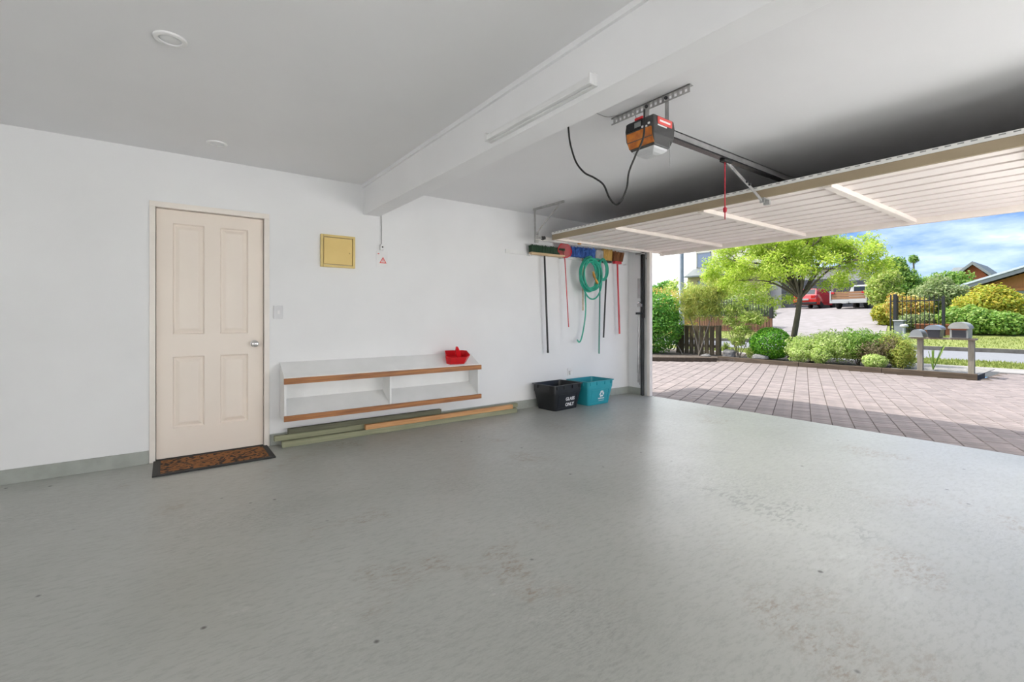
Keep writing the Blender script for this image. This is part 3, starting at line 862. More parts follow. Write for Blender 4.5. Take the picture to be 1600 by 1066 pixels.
for (z, xa, xb, h, st) in ((.070, -.03, .09, .016, .015), (.046, -.02, .08, .006, .009)):
    x = xa
    while x < xb:                          # a line of small printed marks
        b.add([(x, yf(z) - .003, z), (x + st * .72, yf(z) - .003, z), (x + st * .72, yf(z + h) - .003, z + h), (x, yf(z + h) - .003, z + h)], [(0, 1, 2, 3)])
        x += st
b.build('printed_line', 'print_white', t)
place(t, (4.42, 4.265, .001), R(3))

# ------------------------------------------------------------------ tool rack and hanging tools
TY = 4.40
t = thing('tool_rack', 'long white wall rail with clips holding brooms and hose', 'tool rack', (4.3, WY, 1.87))
B().box(3.215, WY - .020, 1.872, 5.40, WY, 1.918).build('rail', 'white_paint', t, bevel=.002)
for x in (3.55, 3.757, 4.07, 4.48, 4.76, 4.885, 5.11, 5.32):
    b = B().box(x - .022, WY - .060, 1.862, x + .022, WY - .020, 1.874).box(x - .022, WY - .075, 1.862, x - .014, WY - .060, 1.885).box(x + .014, WY - .075, 1.862, x + .022, WY - .060, 1.885)
    b.build('clip', 'white_plastic', t, bevel=.002)

def bristles(t, mat, x0, x1, y0, y1, z0, z1, flare, n=90, seed=1):
    rg = random.Random(seed); b = B()
    m = B()
    cx, cy = (x0 + x1) / 2, (y0 + y1) / 2
    m.loft([[(x0, y0, z0), (x1, y0, z0), (x1, y1, z0), (x0, y1, z0)], [(x0 - flare * .8, y0 - flare * .5, z1 - .01), (x1 + flare * .8, y0 - flare * .5, z1 - .01), (x1 + flare * .8, y1 + flare * .5, z1 - .01), (x0 - flare * .8, y1 + flare * .5, z1 - .01)]])
    for k in range(n):
        u, v = rg.random(), rg.random()
        bx = x0 + (x1 - x0) * u; by = y0 + (y1 - y0) * v
        tx = bx + (u - .5) * 2 * flare + rg.uniform(-.006, .006); ty = by + (v - .5) * 1.4 * flare + rg.uniform(-.006, .006)
        m.tube([(bx, by, z0), (tx, ty, z1 + rg.uniform(-.012, .008))], [.0045, .003], 4)
    o = m.build('bristles', mat, t)
    return o
# push broom, head up
t = thing('push_broom', 'push broom with dark green bristles and a black handle on the wall', 'broom', (3.79, TY, .67))
B().box(3.53, TY - .032, 1.872, 4.075, TY + .032, 1.902).build('head', 'pale_wood', t, bevel=.006)
bristles(t, 'bristle_green', 3.535, 4.07, TY - .028, TY + .028, 1.902, 1.992, .006, 260, 2)
B().tube([(3.757, TY, 1.872), (3.811, TY, .69)], .0125, 10).build('handle', 'handle_black', t, smooth=True)
B().tube([(3.811, TY, .70), (3.8125, TY, .667)], .0145, 10).build('grip', 'handle_black', t, smooth=True)
# red hand net
t = thing('hand_net', 'red round hand net with a thin red handle on the wall', 'net', (4.137, TY - .03, .98))
ringp = [(4.07 + .115 * math.cos(a), TY - .03 + .01 * math.sin(2 * a), 1.965 + .092 * math.sin(a)) for a in [2 * math.pi * k / 28 for k in range(28)]]
B().tube(ringp, .007, 6, closed=True).build('hoop', 'red_plastic', t, smooth=True)
b = B(); 
prof = []
for i in range(5):
    f = 1 - i / 4.4; prof.append([(4.07 + .112 * f * math.cos(a), TY - .03 + .045 * (1 - f) + .0, 1.965 + .089 * f * math.sin(a)) for a in [2 * math.pi * k / 24 for k in range(24)]])
b.loft(prof)
b.build('netting', 'net_red', t, smooth=True)
B().tube([(4.065, TY - .03, 1.878), (4.072, TY - .03, 1.84), (4.137, TY - .03, .985)], .0065, 8).build('handle', 'handle_red', t, smooth=True)
# blue mop
t = thing('mop', 'blue fluffy mop head above the coiled green hose', 'mop', (4.42, TY, 1.2))
B().box(4.30, TY - .02, 1.90, 4.58, TY + .02, 1.925).build('head', 'handle_black', t, bevel=.004)
rg = random.Random(5); b = B()
for k in range(150):
    x = rg.uniform(4.23, 4.62); y = TY + rg.uniform(-.035, .035); z = 1.92
    b.tube([(x, y, z - .02), (x + rg.uniform(-.03, .03), y + rg.uniform(-.02, .02), z + .05), (x + rg.uniform(-.05, .05), y + rg.uniform(-.03, .03), z + rg.uniform(.07, .12))], [.009, .010, .006], 5)
b.build('strands', 'bristle_blue', t, smooth=True)
B().tube([(4.44, TY + .02, 1.90), (4.445, TY + .02, 1.20)], .009, 8).build('handle', 'pale_wood', t, smooth=True)
# grey floor brush with teal handle
t = thing('floor_brush', 'grey floor brush with a long straight teal green handle', 'brush', (4.735, TY, .61))
B().box(4.64, TY - .022, 1.89, 4.80, TY + .022, 1.915).build('head', 'grey_cloth', t, bevel=.005)
bristles(t, 'grey_cloth', 4.645, 4.795, TY - .02, TY + .02, 1.912, 2.03, .012, 70, 3)
B().tube([(4.755, TY, 1.89), (4.733, TY, .615)], .0105, 10).build('handle', 'handle_teal', t, smooth=True)
# straw broom
t = thing('house_broom', 'yellow straw broom with a thin black handle on the wall', 'broom', (4.82, TY - .01, .83))
B().box(4.80, TY - .03, 1.86, 4.955, TY + .01, 1.895).build('head', 'handle_black', t, bevel=.006)
bristles(t, 'bristle_straw', 4.80, 4.955, TY - .03, TY + .01, 1.893, 2.045, .012, 120, 4)
B().tube([(4.878, TY - .01, 1.86), (4.81, TY - .01, .832)], .0115, 10).build('handle', 'handle_black', t, smooth=True)
# brown broom
t = thing('house_broom', 'brown bristle broom with a red handle nearest the garage opening', 'broom', (5.13, TY, .87))
B().box(5.03, TY - .025, 1.862, 5.17, TY + .025, 1.90).build('head', 'handle_red', t, bevel=.006)
bristles(t, 'bristle_brown', 5.00, 5.18, TY - .028, TY + .028, 1.898, 2.03, .022, 150, 6)
B().tube([(5.105, TY, 1.865), (5.15, TY, .875)], .0125, 10).build('handle', 'handle_red', t, smooth=True)
# garden hose
t = thing('garden_hose', 'coiled green garden hose hanging from the wall rail', 'hose', (4.5, TY - .05, .79))
rg = random.Random(11); pts = []
for k in range(14):
    big = k < 10
    cx = 4.485 + rg.uniform(-.035, .035) if big else 4.755 + rg.uniform(-.03, .03)
    cz = 1.675 + rg.uniform(-.03, .02) if big else 1.76 + rg.uniform(-.02, .02)
    rx = rg.uniform(.135, .20) if big else rg.uniform(.075, .11)
    rz = rg.uniform(.19, .235) if big else rg.uniform(.13, .165)
    if k == 4: cz, rz = 1.60, .25
    yy = TY - .06 + .085 * (k / 13) - .05
    for j in range(14):
        a = math.pi / 2 + 2 * math.pi * j / 14
        pts.append((cx + rx * math.cos(a), yy + .006 * j / 14, cz + rz * math.sin(a)))
B().tube(catmull(pts, 3), .0105, 7).build('coil', 'hose', t, smooth=True)
B().tube(catmull([(4.43, TY - .04, 1.60), (4.435, TY - .03, 1.45), (4.455, TY - .02, 1.20), (4.43, TY - .01, .98), (4.385, TY - .01, .83), (4.335, TY - .02, .785), (4.30, TY - .02, .815)], 6), .010, 7).build('tail', 'hose', t, smooth=True)
b = B().lathe([(.013, 0), (.018, .01), (.018, .05), (.014, .055), (.012, .085)], (0, 0, 0), 'Z', 12)
o = b.build('connector', 'brass', t, smooth=True)
o.location = Vector((4.545, TY - .125, 1.59)) - ORG[t]; o.rotation_euler = (0, R(-35), 0)
o2 = o.copy(); COL.objects.link(o2); o2.parent = t; o2.location = Vector((4.50, TY - .125, 1.67)) - ORG[t]; o2.rotation_euler = (0, R(-20), 0)

# ------------------------------------------------------------------ tilting garage door, open
t = thing('garage_door', 'open cream garage door panel tilted up flat under the ceiling', 'garage door', (4.7, 1.75, 2.0))
GY0, GY1, GX0, GX1 = -.64, 4.135, 3.645, 5.76
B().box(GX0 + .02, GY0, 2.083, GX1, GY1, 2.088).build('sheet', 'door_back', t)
nsl = 10
xs0, xs1 = GX0 + .035, GX1 - .05
pit = (xs1 - xs0) / nsl
sl_mesh = None
for k in range(nsl):
    xa = xs0 + k * pit
    if sl_mesh is None:
        o = B().prism([(xa, 2.0829), (xa + .002, 2.044), (xa + pit - .042, 2.044), (xa + pit - .040, 2.0829)], 'Y', GY0 + .02, GY1 - .02).build('slat', 'door_slat', t)
        sl_mesh = o
    else:
        o = sl_mesh.copy(); COL.objects.link(o); o.parent = t; o.location.x = sl_mesh.location.x + k * pit
tr = B().box(GX0, GY0, 2.022, GX0 + .028, GY1, 2.083).build('top_rail', 'door_tan', t, bevel=.002)
b = B().box(GX0 - .006, GY0, 2.083, GX0 + .035, GY1, 2.112)
b.build('seal_strip', 'strip_white', t, bevel=.002)
b = B()
y = GY0 + .03
while y < GY1 - .03:
    b.box(GX0 - .0075, y, 2.100, GX0 - .006, y + .028, 2.106); y += .055
b.build('slot', 'mail_grey', t)['kind'] = 'stuff'
B().box(GX1 - .055, GY0, 1.995, GX1, GY1, 2.09).build('bottom_rail', 'door_rail', t, bevel=.002)
for y in (GY0, GY1 - .04):
    B().box(GX0 + .02, y, 2.020, GX1 - .055, y + .04, 2.075).build('side_rail', 'door_rail', t, bevel=.002)
for y in (3.215, 2.245, 1.295, .335):
    B().box(GX0 + .028, y - .027, 2.008, GX1 - .03, y + .027, 2.046).build('cross_rail', 'door_rail', t, bevel=.004)
b = B().box(4.05, 4.095, 2.005, 4.09, 4.125, 2.02)
b.build('stay_bracket', 'brass', t, bevel=.002)
b = B().box(GX0 - .01, 1.70, 2.012, GX0 + .10, 1.745, 2.021).box(GX0 + .0, 1.705, 1.985, GX0 + .012, 1.74, 2.012).box(GX0 + .07, 1.70, 1.98, GX0 + .095, 1.745, 2.012)
b.build('arm_bracket', 'galv', t, bevel=.001)

def door_track(label, yw, s):
    """horizontal track with its ceiling hanger and the upright; s = direction to the wall."""
    t = thing('door_track', label, 'door track', (4.5, yw, 0), 'garage door tracks')
    y = yw
    tk = B().box(3.46, y - .004, 2.018, 5.44, y + .004, 2.068).box(3.46, y - s * .022, 2.018, 5.44, y, 2.023).box(3.46, y - s * .022, 2.063, 5.44, y, 2.068)
    tk.build('channel', 'strip_white', t, bevel=.001)
    h = B()
    h.bar((3.465, y + s * .03, CZ - .012), (3.485, y - s * .47, CZ - .012), .022, .022)
    h.bar((3.468, y + s * .012, CZ - .012), (3.475, y + s * .012, 1.985), .026, .004, (0, 1, 0))
    h.bar((3.48, y - s * .42, CZ - .02), (3.475, y + s * .005, 2.085), .018, .004, (1, 0, 0))
    h.build('hanger', 'galv', t)
    b = B().lathe([(.024, 0), (.024, -s * .012), (.014, -s * .014), (.014, -s * .03), (.020, -s * .034), (.020, -s * .045)], (3.56, y - s * .01, 2.043), 'Y', 16)
    b.build('roller', 'black_rubber', t, smooth=True)
    b = B().box(3.455, y - s * .012, 1.985, 3.505, y - s * .006, 2.11).box(3.50, y - s * .03, 2.03, 3.60, y - s * .022, 2.055)
    b.build('end_bracket', 'galv', t)
    # upright on the jamb
    u = B().box(5.385, y - .030, 0, 5.436, y - .024, 2.04).box(5.430, y - .030, 0, 5.436, y + .03, 2.04)
    u.build('upright', 'dark_steel', t)
    B().box(5.372, y - .056, 1.10, 5.420, y - .0305, 2.0).build('upright_cover', 'black_gloss', t, bevel=.004)
    a = B().tube([(5.38, y + .02, 1.16), (5.385, y + .035, .33)], .012, 8).tube([(5.41, y + .012, 1.30), (5.40, y + .02, .15)], .007, 6)
    a.build('spring_rod', 'steel', t, smooth=True)
    sp = [(5.383 + .017 * math.cos(k * .9), y + .035 + .017 * math.sin(k * .9), .18 + k * .0022) for k in range(120)]
    B().tube(sp, .0032, 4).build('spring', 'steel', t, smooth=True)
    B().box(5.36, y - .02, 1.38, 5.385, y + .03, 1.66).build('spring_cover', 'steel', t, bevel=.003)
    B().box(5.35, y - .045, 1.26, 5.39, y + .03, 1.30).build('pivot_plate', 'steel', t, bevel=.003)
    B().box(5.345, y - .03, 1.15, 5.39, y + .05, 1.18).build('spring_anchor', 'dark_steel', t, bevel=.003)
    B().lathe([(.014, 0), (.014, -.02), (.008, -.03)], (5.36, y - .01, 1.32), 'X', 12).build('bolt', 'chrome', t, smooth=True)
    hd = B().box(5.34, y - .05, 2.0, 5.44, y + .05, 2.016).box(5.435, y - .07, 1.93, 5.55, y - .055, 1.95)
    hd.build('head_plate', 'galv', t, bevel=.002)
    return t
door_track('garage door track with triangular ceiling hanger beside the tool rack', 4.225, 1)
door_track('garage door track on the far side of the opening', -.80, -1)

# ------------------------------------------------------------------ garage door opener
t = thing('door_opener', 'grey garage door opener with orange lens hanging from the ceiling', 'door opener', (2.25, 1.70, 2.05))
OX0, OX1, OY0, OY1 = 2.15, 2.345, 1.595, 1.795
def oring(z, ix, iy):
    return [(OX0 + ix, OY0 + iy, z), (OX1 - ix, OY0 + iy, z), (OX1 - ix, OY1 - iy, z), (OX0 + ix, OY1 - iy, z)]
B().loft([oring(2.074, .030, .018), oring(2.13, .006, .002), oring(2.19, .0, .0), oring(2.232, .004, .004), oring(2.24, .015, .015)]).build('body', 'opener_grey', t, bevel=.006)
B().loft([oring(2.042, .08, .065), oring(2.048, .055, .045), oring(2.062, .036, .026), oring(2.080, .033, .022)]).build('diffuser', 'opener_diffuser', t, bevel=.008)
def lring(z, x): return [(OX0 + x, OY0 + .016, z), (OX0 + x, OY1 - .016, z), (OX0 + x + .015, OY1 - .016, z), (OX0 + x + .015, OY0 + .016, z)]
B().loft([lring(2.086, .017), lring(2.112, .006), lring(2.13, .0), lring(2.150, -.004), lring(2.168, -.006)]).build('lens', 'opener_orange', t)
B().loft([lring(2.117, .003), lring(2.121, .0015)]).build('lens_divider', 'opener_grey', t)
pn = B().box(OX0 - .0035, OY0 + .08, 2.18, OX0 + .004, OY0 + .19, 2.225).build('control_panel', 'black_gloss', t, bevel=.002)
for y, z in ((OY0 + .05, 2.178), (OY0 + .075, 2.182), (OY0 + .032, 2.19)):
    B().box(OX0 - .005, y - .006, z - .005, OX0 + .002, y + .006, z + .005).build('button', 'print_white', pn, bevel=.001)
B().box(OX0 - .004, OY0 + .085, 2.19, OX0 - .002, OY0 + .13, 2.218).build('rating_plate', 'mail_grey', pn)
B().box(OX0 - .003, OY0 + .075, 2.232, OX0 + .03, OY0 + .13, 2.246).build('red_tab', 'red_plastic', t, bevel=.003)
lb = B().box(OX0 + .035, OY0 - .003, 2.186, OX1 - .03, OY0 + .006, 2.226).build('badge', 'red_print', t, bevel=.002)
B().box(OX0 + .05, OY0 - .0045, 2.200, OX1 - .05, OY0 - .003, 2.210).build('badge_stripe', 'print_white', lb)
B().box(OX0 + .035, OY0 - .003, 2.176, OX1 - .08, OY0 + .006, 2.182).build('badge_line', 'print_white', t)
# perforated angle above, built as strips between the holes
b = B()
YA, YB = 1.47, 2.03
b.box(2.298, YA, 2.381, 2.302, YB, 2.390).box(2.298, YA, 2.345, 2.302, YB, 2.353)
y = YA
while y < YB - .001:
    b.box(2.298, y, 2.353, 2.302, min(y + .016, YB), 2.381); y += .033
b.box(2.298, YA, 2.386, 2.330, YB, 2.390)
b.build('perforated_angle', 'galv', t)
b = B()
for y in (1.62, 1.755):
    b.box(2.303, y - .013, 2.235, 2.306, y + .013, 2.385)
b.box(2.22, 1.62, 2.236, 2.33, 1.76, 2.24)
b.build('hanging_strap', 'galv', t)
for y in (1.62, 1.755):
    B().lathe([(.010, 0), (.010, -.008)], (2.298, y, 2.367), 'X', 8).build('bolt', 'dark_steel', t)
RYY = 1.695
rl = B().box(2.345, RYY - .022, 2.197, FX, RYY - .016, 2.238).box(2.345, RYY + .016, 2.197, FX, RYY + .022, 2.238).box(2.345, RYY - .022, 2.232, FX, RYY + .022, 2.238)
rl.build('rail', 'steel', t)
B().box(2.345, RYY - .0215, 2.186, FX, RYY + .0215, 2.1968).build('belt_cover', 'black_gloss', t)
tr = B().box(3.03, RYY - .02, 2.170, 3.13, RYY + .02, 2.1858).build('trolley', 'black_rubber', t, bevel=.004)
b = B().bar((3.09, RYY, 2.178), (3.40, RYY + .01, 2.075), .006, .024).bar((3.36, RYY + .008, 2.09), (3.665, RYY + .03, 1.998), .006, .024)
b.build('lifting_arm', 'galv', t)
for p in ((3.36, RYY + .003, 2.088), (3.40, RYY + .003, 2.075)):
    B().lathe([(.008, 0), (.008, -.012)], p, 'Y', 8).build('arm_bolt', 'dark_steel', t)
rc = B().tube([(3.065, RYY, 2.17), (3.066, RYY, 1.86), (3.066, RYY, 1.78)], .0042, 6).build('release_cord', 'cord_red', t, smooth=True)
B().lathe([(.004, -.02), (.012, -.012), (.013, .01), (.005, .02)], (3.066, RYY, 1.845), 'Z', 10).build('release_knob', 'cord_red', rc, smooth=True)
ca = catmull([(2.145, 1.655, 2.20), (2.10, 1.62, 2.245), (2.075, 1.60, 2.20), (2.06, 1.595, 2.08), (2.05, 1.64, 1.99), (2.045, 1.68, 1.91), (2.04, 1.69, 1.83), (2.035, 1.72, 1.765), (2.03, 1.76, 1.745), (2.02, 1.80, 1.79), (2.01, 1.835, 1.87), (2.0, 1.90, 1.925), (1.985, 1.96, 1.965), (1.97, 2.01, 2.03), (1.955, 2.035, 2.11), (1.94, 2.045, 2.20), (1.93, 2.055, CZ)], 6)
B().tube(ca, .0055, 7).build('power_cable', 'cable_black', t, smooth=True)
B().tube(catmull([(2.16, 2.03, CZ - .002), (2.24, 2.01, CZ - .012), (2.29, 1.95, CZ - .006), (2.30, 1.86, CZ - .02), (2.29, 1.82, 2.30), (2.27, 1.79, 2.245)], 6), .0022, 5).build('aerial_wire', 'cable_grey', t, smooth=True)
B().tube([(2.30, 1.60, 2.11), (2.302, 1.598, 2.03), (2.30, 1.60, 1.96)], .0015, 4).build('aerial', 'cable_grey', t)
# ------------------------------------------------------------------ outside: ground
def at(px, py, X):
    """point at depth X (metres in front of the house) seen at a photo pixel."""
    a = R(36.5); r = (px - 800) / 728.0
    Y = X * (math.cos(a) - r * math.sin(a)) / (math.sin(a) + r * math.cos(a))
    z = math.sin(a) * X + math.cos(a) * Y
    return Vector((X, Y, 1.11 + (496 - py) / 728.0 * z))

dv = struct(B().prism([(5.5, -9), (13.4, -9), (13.4, 1.70), (11.62, 1.74), (11.5, 6.6), (11.1, 6.40), (9.9, 7.48), (8.9, 8.4), (8.9, 9.0), (5.5, 9.0)], 'Z', -.14, -.016).build('driveway', 'joint_sand'),
            'reddish concrete paver driveway in front of the garage')
# pavers 200 x 100 in stack bond, every joint a real gap
PXS, PYS, J = .104, .185, .006
PA = R(21.5)                                   # the paving is laid at an angle to the house
cells = []
for i in range(-60, 130):
    for k in range(-40, 90):
        u, w = i * PXS, k * PYS
        cx = 5.5 + u * math.cos(PA) - w * math.sin(PA); cy = u * math.sin(PA) + w * math.cos(PA)
        if cx < 5.44 or cx > 13.3 or cy < -3 or cy > 8.9: continue
        ok = cx < 11.45 if cy > 1.6 else True
        if cx > 8.8 and cy > 6.3 and (cx - 9.9) / (11.1 - 9.9) > (7.48 - cy - .16) / (7.48 - 6.40): ok = False
        if ok: cells.append((cx, cy))
def seen(c):
    a = R(36.5); z = math.sin(a) * c[0] + math.cos(a) * c[1]; l = math.cos(a) * c[0] - math.sin(a) * c[1]
    u = l / z
    return z, 0.30 < u < 1.10 and c[0] > 5.5
vis = sorted([c for c in cells if seen(c)[1]], key=lambda c: seen(c)[0])[:300]
visset = set(vis)
hx, hy = PXS / 2 - J / 2, PYS / 2 - J / 2
def pav(b, cx, cy, dz):
    ca, sa = math.cos(PA), math.sin(PA)
    def q(dx, dy, z): return (cx + dx * ca - dy * sa, cy + dx * sa + dy * ca, z)
    hX, hY = hx - .004, hy - .004
    b.add([q(-hx, -hy, -.016), q(hx, -hy, -.016), q(hx, hy, -.016), q(-hx, hy, -.016),
           q(-hx, -hy, -.007 + dz), q(hx, -hy, -.007 + dz), q(hx, hy, -.007 + dz), q(-hx, hy, -.007 + dz),
           q(-hX, -hY, -.003 + dz), q(hX, -hY, -.003 + dz), q(hX, hY, -.003 + dz), q(-hX, hY, -.003 + dz)],
          [(0, 1, 5, 4), (1, 2, 6, 5), (2, 3, 7, 6), (3, 0, 4, 7), (4, 5, 9, 8), (5, 6, 10, 9), (6, 7, 11, 10), (7, 4, 8, 11), (8, 9, 10, 11)])
rg = random.Random(3)
first = None
for c in vis:
    if first is None:
        b = B(); pav(b, c[0], c[1], 0.0); first = b.build('paver', 'paver', dv)
        o = first
    else:
        o = first.copy(); COL.objects.link(o); o.parent = dv
    o.location = Vector((c[0], c[1], -.0095 + rg.uniform(-.0025, .001))) - ORG[dv]
b = B()
for c in cells:
    if c not in visset: pav(b, c[0], c[1], rg.uniform(-.0025, .001))
o = b.build('paver_field', 'paver', dv); o['kind'] = 'stuff'

bed = struct(B().prism([(11.1, 6.42), (9.9, 7.5), (8.9, 8.42), (8.9, 11.5), (13.5, 11.5), (13.5, 3.0), (12.7, 1.8), (11.63, 1.8), (11.52, 6.62)], 'Z', -.1, .055).build('garden_bed', 'soil'), 'planting bed along the driveway edge')
def edging(label, p, q):
    o = B().bar((p[0], p[1], .03), (q[0], q[1], .03), .07, .13).build('edging_timber', 'edging', bevel=.006)
    return tag(o, label, 'edging', 'garden edging timbers')
edging('brown edging timber in front of the big hedge on the left', (9.2, 8.13), (11.12, 6.38))
edging('brown edging timber in front of the rocks and round bush', (11.60, 6.60), (11.46, 4.60))
edging('brown edging timber under the low lime shrubs', (11.46, 4.595), (11.53, 3.10))
edging('brown edging timber ending at the letterbox stand', (11.53, 3.095), (11.62, 1.74))

def slab(name, label, mat, pts, z0, z1, kind='structure'):
    o = B().prism(pts, 'Z', z0, z1).build(name, mat)
    o['kind'] = kind; o['label'] = label
    return o
slab('gravel_strip', 'pale gravel strip behind the letterbox stand', 'gravel', [(11.66, 1.76), (13.4, 1.76), (13.4, 3.4), (11.66, 3.0)], .056, .068)
slab('footpath', 'concrete footpath beyond the driveway', 'concrete', [(13.4, -14), (14.5, -14), (14.5, 34), (13.5, 34), (13.5, 1.7), (13.4, 1.7)], -.1, .01)
slab('road', 'grey asphalt road', 'asphalt', [(16.5, -40), (22.0, -40), (22.0, 60), (16.5, 60)], -.2, -.06)
k1 = slab('kerb_near', 'near road kerb', 'concrete', [(16.3, -40), (16.5, -40), (16.5, 60), (16.3, 60)], -.2, .012)
k2 = slab('kerb_far', 'dark kerb on the far side of the road', 'kerbstone', [(22.0, -40), (22.2, -40), (22.2, 60), (22.0, 60)], -.2, .07)
b = B()
def verge(label, x0, x1, z0, z1, seed):
    b = B().add([(x0, -20, z0), (x1, -20, z1), (x1, 45, z1), (x0, 45, z0), (x0, -20, -.2), (x1, -20, -.2), (x1, 45, -.2), (x0, 45, -.2)],
                [(0, 1, 2, 3), (4, 7, 6, 5), (0, 4, 5, 1), (1, 5, 6, 2), (2, 6, 7, 3), (3, 7, 4, 0)])
    o = b.build('grass_verge', 'grass'); o['kind'] = 'structure'; o['label'] = label
    r2 = np.random.default_rng(seed); n = 9000
    bx = x0 + (x1 - x0) * r2.random(n); by = r2.uniform(-2 if x0 < 20 else 0, 9 if x0 < 20 else 18, n); bz = z0 + (z1 - z0) * (bx - x0) / (x1 - x0)
    h = r2.uniform(.03, .075, n); an = r2.random(n) * 6.28; w = .012
    V = np.empty((n, 3, 3))
    V[:, 0] = np.stack([bx - w * np.cos(an), by - w * np.sin(an), bz], 1); V[:, 1] = np.stack([bx + w * np.cos(an), by + w * np.sin(an), bz], 1)
    V[:, 2] = np.stack([bx + r2.normal(size=n) * .02, by + r2.normal(size=n) * .02, bz + h], 1)
    me = bpy.data.meshes.new('grass_blades')
    me.from_pydata((V.reshape(-1, 3) - np.array(ORG[o])).tolist(), [], (np.arange(n * 3).reshape(-1, 3)).tolist())
    me.materials.append(MATS['grass_blade'])
    g = link('grass_blades', me, o, ORG[o]); g['kind'] = 'stuff'
verge('grass verge between footpath and road', 14.5, 16.3, .012, .012, 1)
verge('grass verge across the road', 22.2, 25.0, .07, .34, 2)
# rising ground across the road
def hz_(x):
    P = [(25, .34), (30, 1.0), (36, 1.62), (42, 1.9), (90, 2.6)]
    for (a, u), (c, v) in zip(P, P[1:]):
        if x <= c: return u + (v - u) * (x - a) / (c - a)
    return P[-1][1]
xs = [25, 30, 36, 42, 90]
b = B()
vs = []
for x in xs: vs += [(x, -60, hz_(x)), (x, 120, hz_(x)), (x, -60, -.5), (x, 120, -.5)]
fs = []
for i in range(4):
    k = i * 4
    fs += [(k, k + 1, k + 5, k + 4), (k + 2, k + 6, k + 7, k + 3), (k, k + 4, k + 6, k + 2), (k + 1, k + 3, k + 7, k + 5)]
fs += [(0, 2, 3, 1), (16, 17, 19, 18)]
struct(b.add(vs, fs).build('far_ground', 'grass'), 'rising ground across the road')
b = B(); vs = []
for x in (22.2, 25, 30, 36, 42.0):
    f = (x - 25) / 17
    ya, yb = 6.6 + 4.0 * max(0, f), 11.2 + 8.5 * max(0, f)
    z = hz_(x) if x >= 25 else .085
    if x == 25: z += .02
    vs += [(x, ya, z + .015), (x, yb, z + .015)]
for i in range(4): fs = b.add([], [])
b.v += vs; b.f += [(2 * i, 2 * i + 1, 2 * i + 3, 2 * i + 2) for i in range(4)]
struct(b.build('neighbour_driveway', 'drive'), 'pale concrete driveway rising across the road')

# ------------------------------------------------------------------ garden plants
shrub('clipped_hedge', 'large dark green bush left behind the garage jamb', (11.7, 8.8, .055),
      [(11.7, 8.72, .80, .85, .93, .80), (11.8, 8.75, 1.25, .75, .86, .66), (11.8, 9.6, 1.0, .9, .9, .95)], 15000, .085, .045, 'leaf_hedge', 21, shell=.72, lump=.06)
shrub('photinia_hedge', 'long hedge with orange tips behind the big dark bush', (18.6, 14, 0.0),
      [(18.8, 12.6, 1.3, .9, .9, 1.15), (18.8, 14.0, 1.35, .9, 1.1, 1.15), (18.8, 15.6, 1.35, .9, 1.1, 1.15), (18.8, 17.2, 1.35, .9, 1.1, 1.15)], 12000, .12, .06, 'leaf_orange', 22, cat='hedge')
# timber picket fence
t = thing('picket_fence', 'low weathered timber fence behind the thin feathery tree', 'fence', (12.35, 7.6, .055))
for i in range(7):
    y = 8.16 - i * .158
    B().box(12.34, y - .069, .056, 12.36, y + .069, .845).build('board', 'fence_wood', t, bevel=.003)
B().box(12.345, 6.97, .84, 12.425, 8.25, .875).build('cap_rail', 'fence_wood', t, bevel=.003)
B().box(12.362, 7.0, .25, 12.40, 8.24, .33).build('rail', 'fence_wood', t)
B().box(12.30, 6.96, .056, 12.41, 7.075, .885).build('post', 'fence_wood', t, bevel=.004)
B().box(12.30, 8.21, .056, 12.41, 8.325, .885).build('post', 'fence_wood', t, bevel=.004)
# feathery small tree
t = shrub('feathery_tree', 'small feathery tree with thin stem in front of the timber fence', (11.85, 7.29, .055),
          [(11.9, 7.3, 1.78, .5, .55, .34), (11.9, 7.72, 1.62, .36, .36, .40), (11.9, 6.88, 1.75, .40, .42, .36), (11.9, 7.2, 1.36, .36, .42, .36), (11.8, 7.6, 1.25, .25, .28, .3), (11.9, 6.85, 1.35, .26, .26, .3)], 8500, .15, .013, 'leaf_feather', 23, stem=.018, cat='tree', droop=.9, shell=.03, lump=.3, stem_mat='bark_pale', nst=3)
B().tube(catmull([(11.75, 7.75, .056), (11.8, 7.9, .25), (11.9, 8.15, .42)], 5), [.016] * 10 + [.008], 6).build('fallen_branch', 'bark_pale', t, smooth=True)
# nandina
shrub('nandina', 'upright lime green leafy shrub beside the rocks', (12.0, 6.22, .055),
      [(12.0, 6.42, 1.32, .28, .26, .15), (12.0, 6.02, 1.10, .26, .30, .18), (12.0, 6.50, 1.02, .24, .24, .14), (12.0, 5.78, 1.05, .2, .2, .14), (12.0, 6.2, .78, .26, .26, .18), (12.0, 6.28, .48, .22, .2, .16), (12.0, 5.95, .22, .14, .14, .13), (12.0, 6.62, .30, .1, .1, .12)],
      6500, .085, .024, 'leaf_nandina', 24, stem=.011, shell=.05, lump=.35, droop=.35, nst=8, stem_mat='bark_pale')
leaves_ball = shrub('box_ball', 'round clipped bright green ball shrub', (12.2, 5.54, .055), [(12.2, 5.54, .455, .50, .49, .40)], 7000, .05, .026, 'leaf_box', 25, shell=.82, lump=.03)
def rock(label, c, r, seed):
    bm = bmesh.new(); bmesh.ops.create_icosphere(bm, subdivisions=2, radius=1)
    rg = random.Random(seed); ph = [rg.uniform(0, 6) for _ in range(4)]
    vs = []
    for v in bm.verts:
        k = 1 + .16 * math.sin(v.co.x * 3 + ph[0]) + .14 * math.sin(v.co.y * 4 + ph[1]) + .1 * math.sin(v.co.z * 5 + ph[2])
        vs.append((c[0] + v.co.x * r[0] * k, c[1] + v.co.y * r[1] * k, max(.05, c[2] + v.co.z * r[2] * k)))
    fs = [tuple(v.index for v in f.verts) for f in bm.faces]; bm.free()
    return tag(B().add(vs, fs).build('garden_rock', 'rock'), label, 'rock', 'garden rocks')
